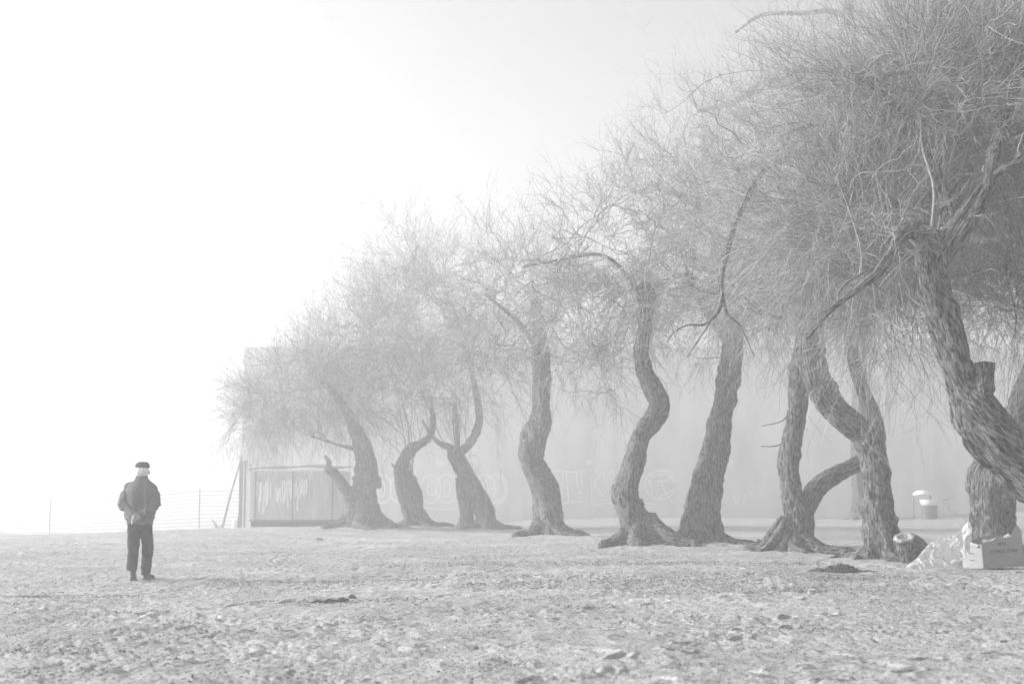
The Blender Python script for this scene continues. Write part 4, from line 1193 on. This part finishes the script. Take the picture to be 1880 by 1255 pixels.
# jacket
def jfold(c):
    x, y, z = c[:, 0], c[:, 1], c[:, 2]
    f = .016 * (1 - 2 * np.abs(vnoise(x * 13 + .5 * vnoise(x * 3, y * 3, z * 4, 4), y * 6, z * 1.7, 2)))          # long creases down the back
    side = sstep(np.abs(x), .15, .22)
    f = f * (1 - side * .5) + side * .012 * (1 - 2 * np.abs(vnoise(x * 7, y * 7, z * 15, 6)))                   # crumples across the sleeves
    f = f + .007 * (1 - 2 * np.abs(vnoise(x * 9 + z * 9, y * 9, z * 9 - np.abs(x) * 9, 8))) * sstep(1.25 - z, 0, .2)
    return f
b = MB()
b.loft([((0, 0, .825), .185, .125), ((0, 0, .87), .182, .125), ((0, -.005, .90), .215, .15), ((0, -.01, 1.0), .222, .155), ((0, -.02, 1.15), .222, .16), ((0, -.025, 1.30), .222, .155),
        ((0, -.02, 1.38), .196, .135), ((0, -.005, 1.43), .150, .105), ((0, .01, 1.475), .098, .085), ((0, .02, 1.505), .075, .075)], 36)
for s in (-1, 1):
    b.ball((s * .165, -.005, 1.35), (.085, .085, .08), 14)
    arm(b, s, (.074, .070, .05))
    b.cap((s * .204, -.035, 1.26), .074, (s * .238, -.075, 1.15), .074); b.ball((s * .236, -.07, 1.09), (.06, .06, .07), 12)
jk = b.remesh('jacket', M['jacket'], .008, 3, man, fold=jfold)
b = MB()
V = []; F = []; k = 30
for i, (z, r, t) in enumerate(((1.475, .094, 0), (1.505, .092, 0), (1.535, .088, 0), (1.535, .078, 0), (1.50, .070, 0))):
    for j in range(k):
        a = 2 * PI * j / k; V.append((r * math.cos(a), .03 + r * 1.05 * math.sin(a), z + .012 * math.sin(a)))
for i in range(4):
    for j in range(k): F.append((i * k + j, i * k + (j + 1) % k, (i + 1) * k + (j + 1) % k, (i + 1) * k + j))
b.add(V, F); b.build('collar', M['jacket'], jk)
b = MB()
k = 40; V = []; F = []
for i, (z, g_) in enumerate(((.805, 0), (.82, .006), (.85, .008), (.875, .004), (.88, -.01))):
    for j in range(k):
        a = 2 * PI * j / k; rb = .003 * math.cos(20 * a)
        V.append(((.186 + g_ + rb) * math.cos(a), (.128 + g_ + rb) * math.sin(a), z))
for i in range(4):
    for j in range(k): F.append((i * k + j, i * k + (j + 1) % k, (i + 1) * k + (j + 1) % k, (i + 1) * k + j))
b.add(V, F); b.build('waistband', M['jacket'], jk)
for s in (-1, 1):
    b = MB(); e = Vector((s * .055, -.205, .965)); d = (Vector((s * .246, -.085, 1.12)) - e).normalized()
    b.tube([e - d * .012, e, e + d * .05, e + d * .055], [.041, .047, .05, .052], 16); b.build('cuff', M['jacket'], jk)
# trousers
def tfold(c):
    x, y, z = c[:, 0], c[:, 1], c[:, 2]
    kn = np.exp(-((z - .47) / .13) ** 2) + np.exp(-((z - .2) / .12) ** 2) + .5 * np.exp(-((z - .75) / .08) ** 2)
    return (.004 + .007 * kn) * (1 - 2 * np.abs(vnoise(x * 9, y * 9, z * 17 + x * 6, 9))) + .003 * vnoise(x * 20, y * 20, z * 4, 10)
b = MB()
b.loft([((0, 0, .70), .10, .10), ((0, 0, .74), .165, .125), ((0, 0, .80), .172, .13), ((0, 0, .90), .165, .12)], 30)
b.loft([((-.050, -.20, .150), .070, .078), ((-.052, -.17, .25), .072, .08), ((-.060, -.09, .42), .080, .085), ((-.070, -.05, .52), .085, .09), ((-.085, 0, .72), .092, .115), ((-.088, 0, .84), .09, .12)], 26)
b.loft([((.092, .05, .070), .062, .072), ((.100, .045, .2), .072, .078), ((.112, .06, .42), .080, .085), ((.110, .06, .50), .082, .088), ((.092, .02, .72), .088, .115), ((.088, 0, .84), .09, .12)], 26)
b.remesh('trousers', M['trousers'], .0085, 3, man, fold=tfold)
b = MB(); b.tube([(-.024, -.215, .18), (-.022, -.225, .08)], [.042, .037], 14); b.build('sock', M['trousers'], man)
# shoes
def shoe(cx, cy, pitch, yaw):
    b = MB(); rot = Matrix.Rotation(yaw, 3, 'Z') @ Matrix.Rotation(pitch, 3, 'X')
    def tr(p): return tuple(Vector((cx, cy, .0)) + rot @ Vector(p))
    for p, r in (((0, 0, .045), (.040, .05, .045)), ((0, .07, .045), (.042, .07, .04)), ((0, .16, .035), (.047, .06, .032))): b.ball(tr(p), r, 14, rot)
    b.cap(tr((0, -.0, .06)), .038, tr((0, .01, .10)), .037)
    o = b.remesh('shoe', M['shoe'], .006, 2, man)
    s = MB(); V = []
    prof = [(-.05, .02), (-.045, .034), (-.02, .040), (.04, .036), (.10, .044), (.16, .050), (.20, .042), (.225, .02)]
    ring = [(w_, y) for y, w_ in prof] + [(-w_, y) for y, w_ in prof[::-1]]
    for z in (0, .018): V += [tr((x, y, z)) for x, y in ring]
    m_ = len(ring)
    s.add(V, [tuple(range(m_))[::-1], tuple(range(m_, 2 * m_))] + [(i, (i + 1) % m_, m_ + (i + 1) % m_, m_ + i) for i in range(m_)])
    s.build('sole', M['sole'], o, smooth=False)
shoe(-.022, -.235, -.22, .1)
shoe(.096, .06, 0, -.25)
# the pitched rear shoe stands on its toe
# hair and cap
b = MB()
b.ball((0, .04, 1.60), (.098, .104, .075), 20); b.loft([((0, .045, 1.53), .062, .070), ((0, .043, 1.55), .080, .088), ((0, .04, 1.58), .094, .100), ((0, .04, 1.65), .096, .104)], 24)
o = b.remesh('hair', M['hair'], .006, 2, man, fold=lambda c: .006 * (1 - 2 * np.abs(vnoise(c[:, 0] * 45, c[:, 1] * 45, c[:, 2] * 22, 3))) - .05 * sstep(c[:, 1], .085, .12) - .02 * sstep(c[:, 2], 1.655, 1.68))
b = MB()
b.loft([((0, .05, 1.640), .094, .108), ((0, .05, 1.655), .099, .113), ((0, .05, 1.685), .104, .118), ((.003, .055, 1.712), .100, .115), ((.004, .065, 1.732), .078, .10), ((.003, .07, 1.742), .05, .07)], 30)
b.ball((.01, .155, 1.672), (.085, .055, .022), 16, Matrix.Rotation(-.2, 3, 'X'))
b.remesh('cap', M['cap'], .006, 2, man, fold=lambda c: .003 * vnoise(c[:, 0] * 25, c[:, 1] * 25, c[:, 2] * 25, 7))
# small thing held in his hand
b = MB(); b.tube([(-.052, -.245, .905), (-.056, -.25, .86), (-.054, -.248, .835)], [.008, .009, .007], 8); b.ball((-.054, -.248, .832), (.011, .008, .012), 8)
o = b.build('paper_scrap', M['bag'], loc=man.location); tag(o, 'small white scrap held in the walking man\'s hand', 'paper')

# ------------------------------------------------------------------ the fog
hb = MB(); hb.box((0, 150, 12.0), (560, 420, 33.0))
hz = bpy.data.materials.new('fog'); hz.use_nodes = True
n = hz.node_tree; n.nodes.clear()
om = n.nodes.new('ShaderNodeOutputMaterial'); pv = n.nodes.new('ShaderNodeVolumePrincipled')
pv.inputs['Color'].default_value = (.97, .97, .97, 1); pv.inputs['Density'].default_value = HAZE_D; pv.inputs['Anisotropy'].default_value = HAZE_G
n.links.new(pv.outputs[0], om.inputs['Volume'])
o = hb.build('haze', hz, smooth=False); o['kind'] = 'stuff'
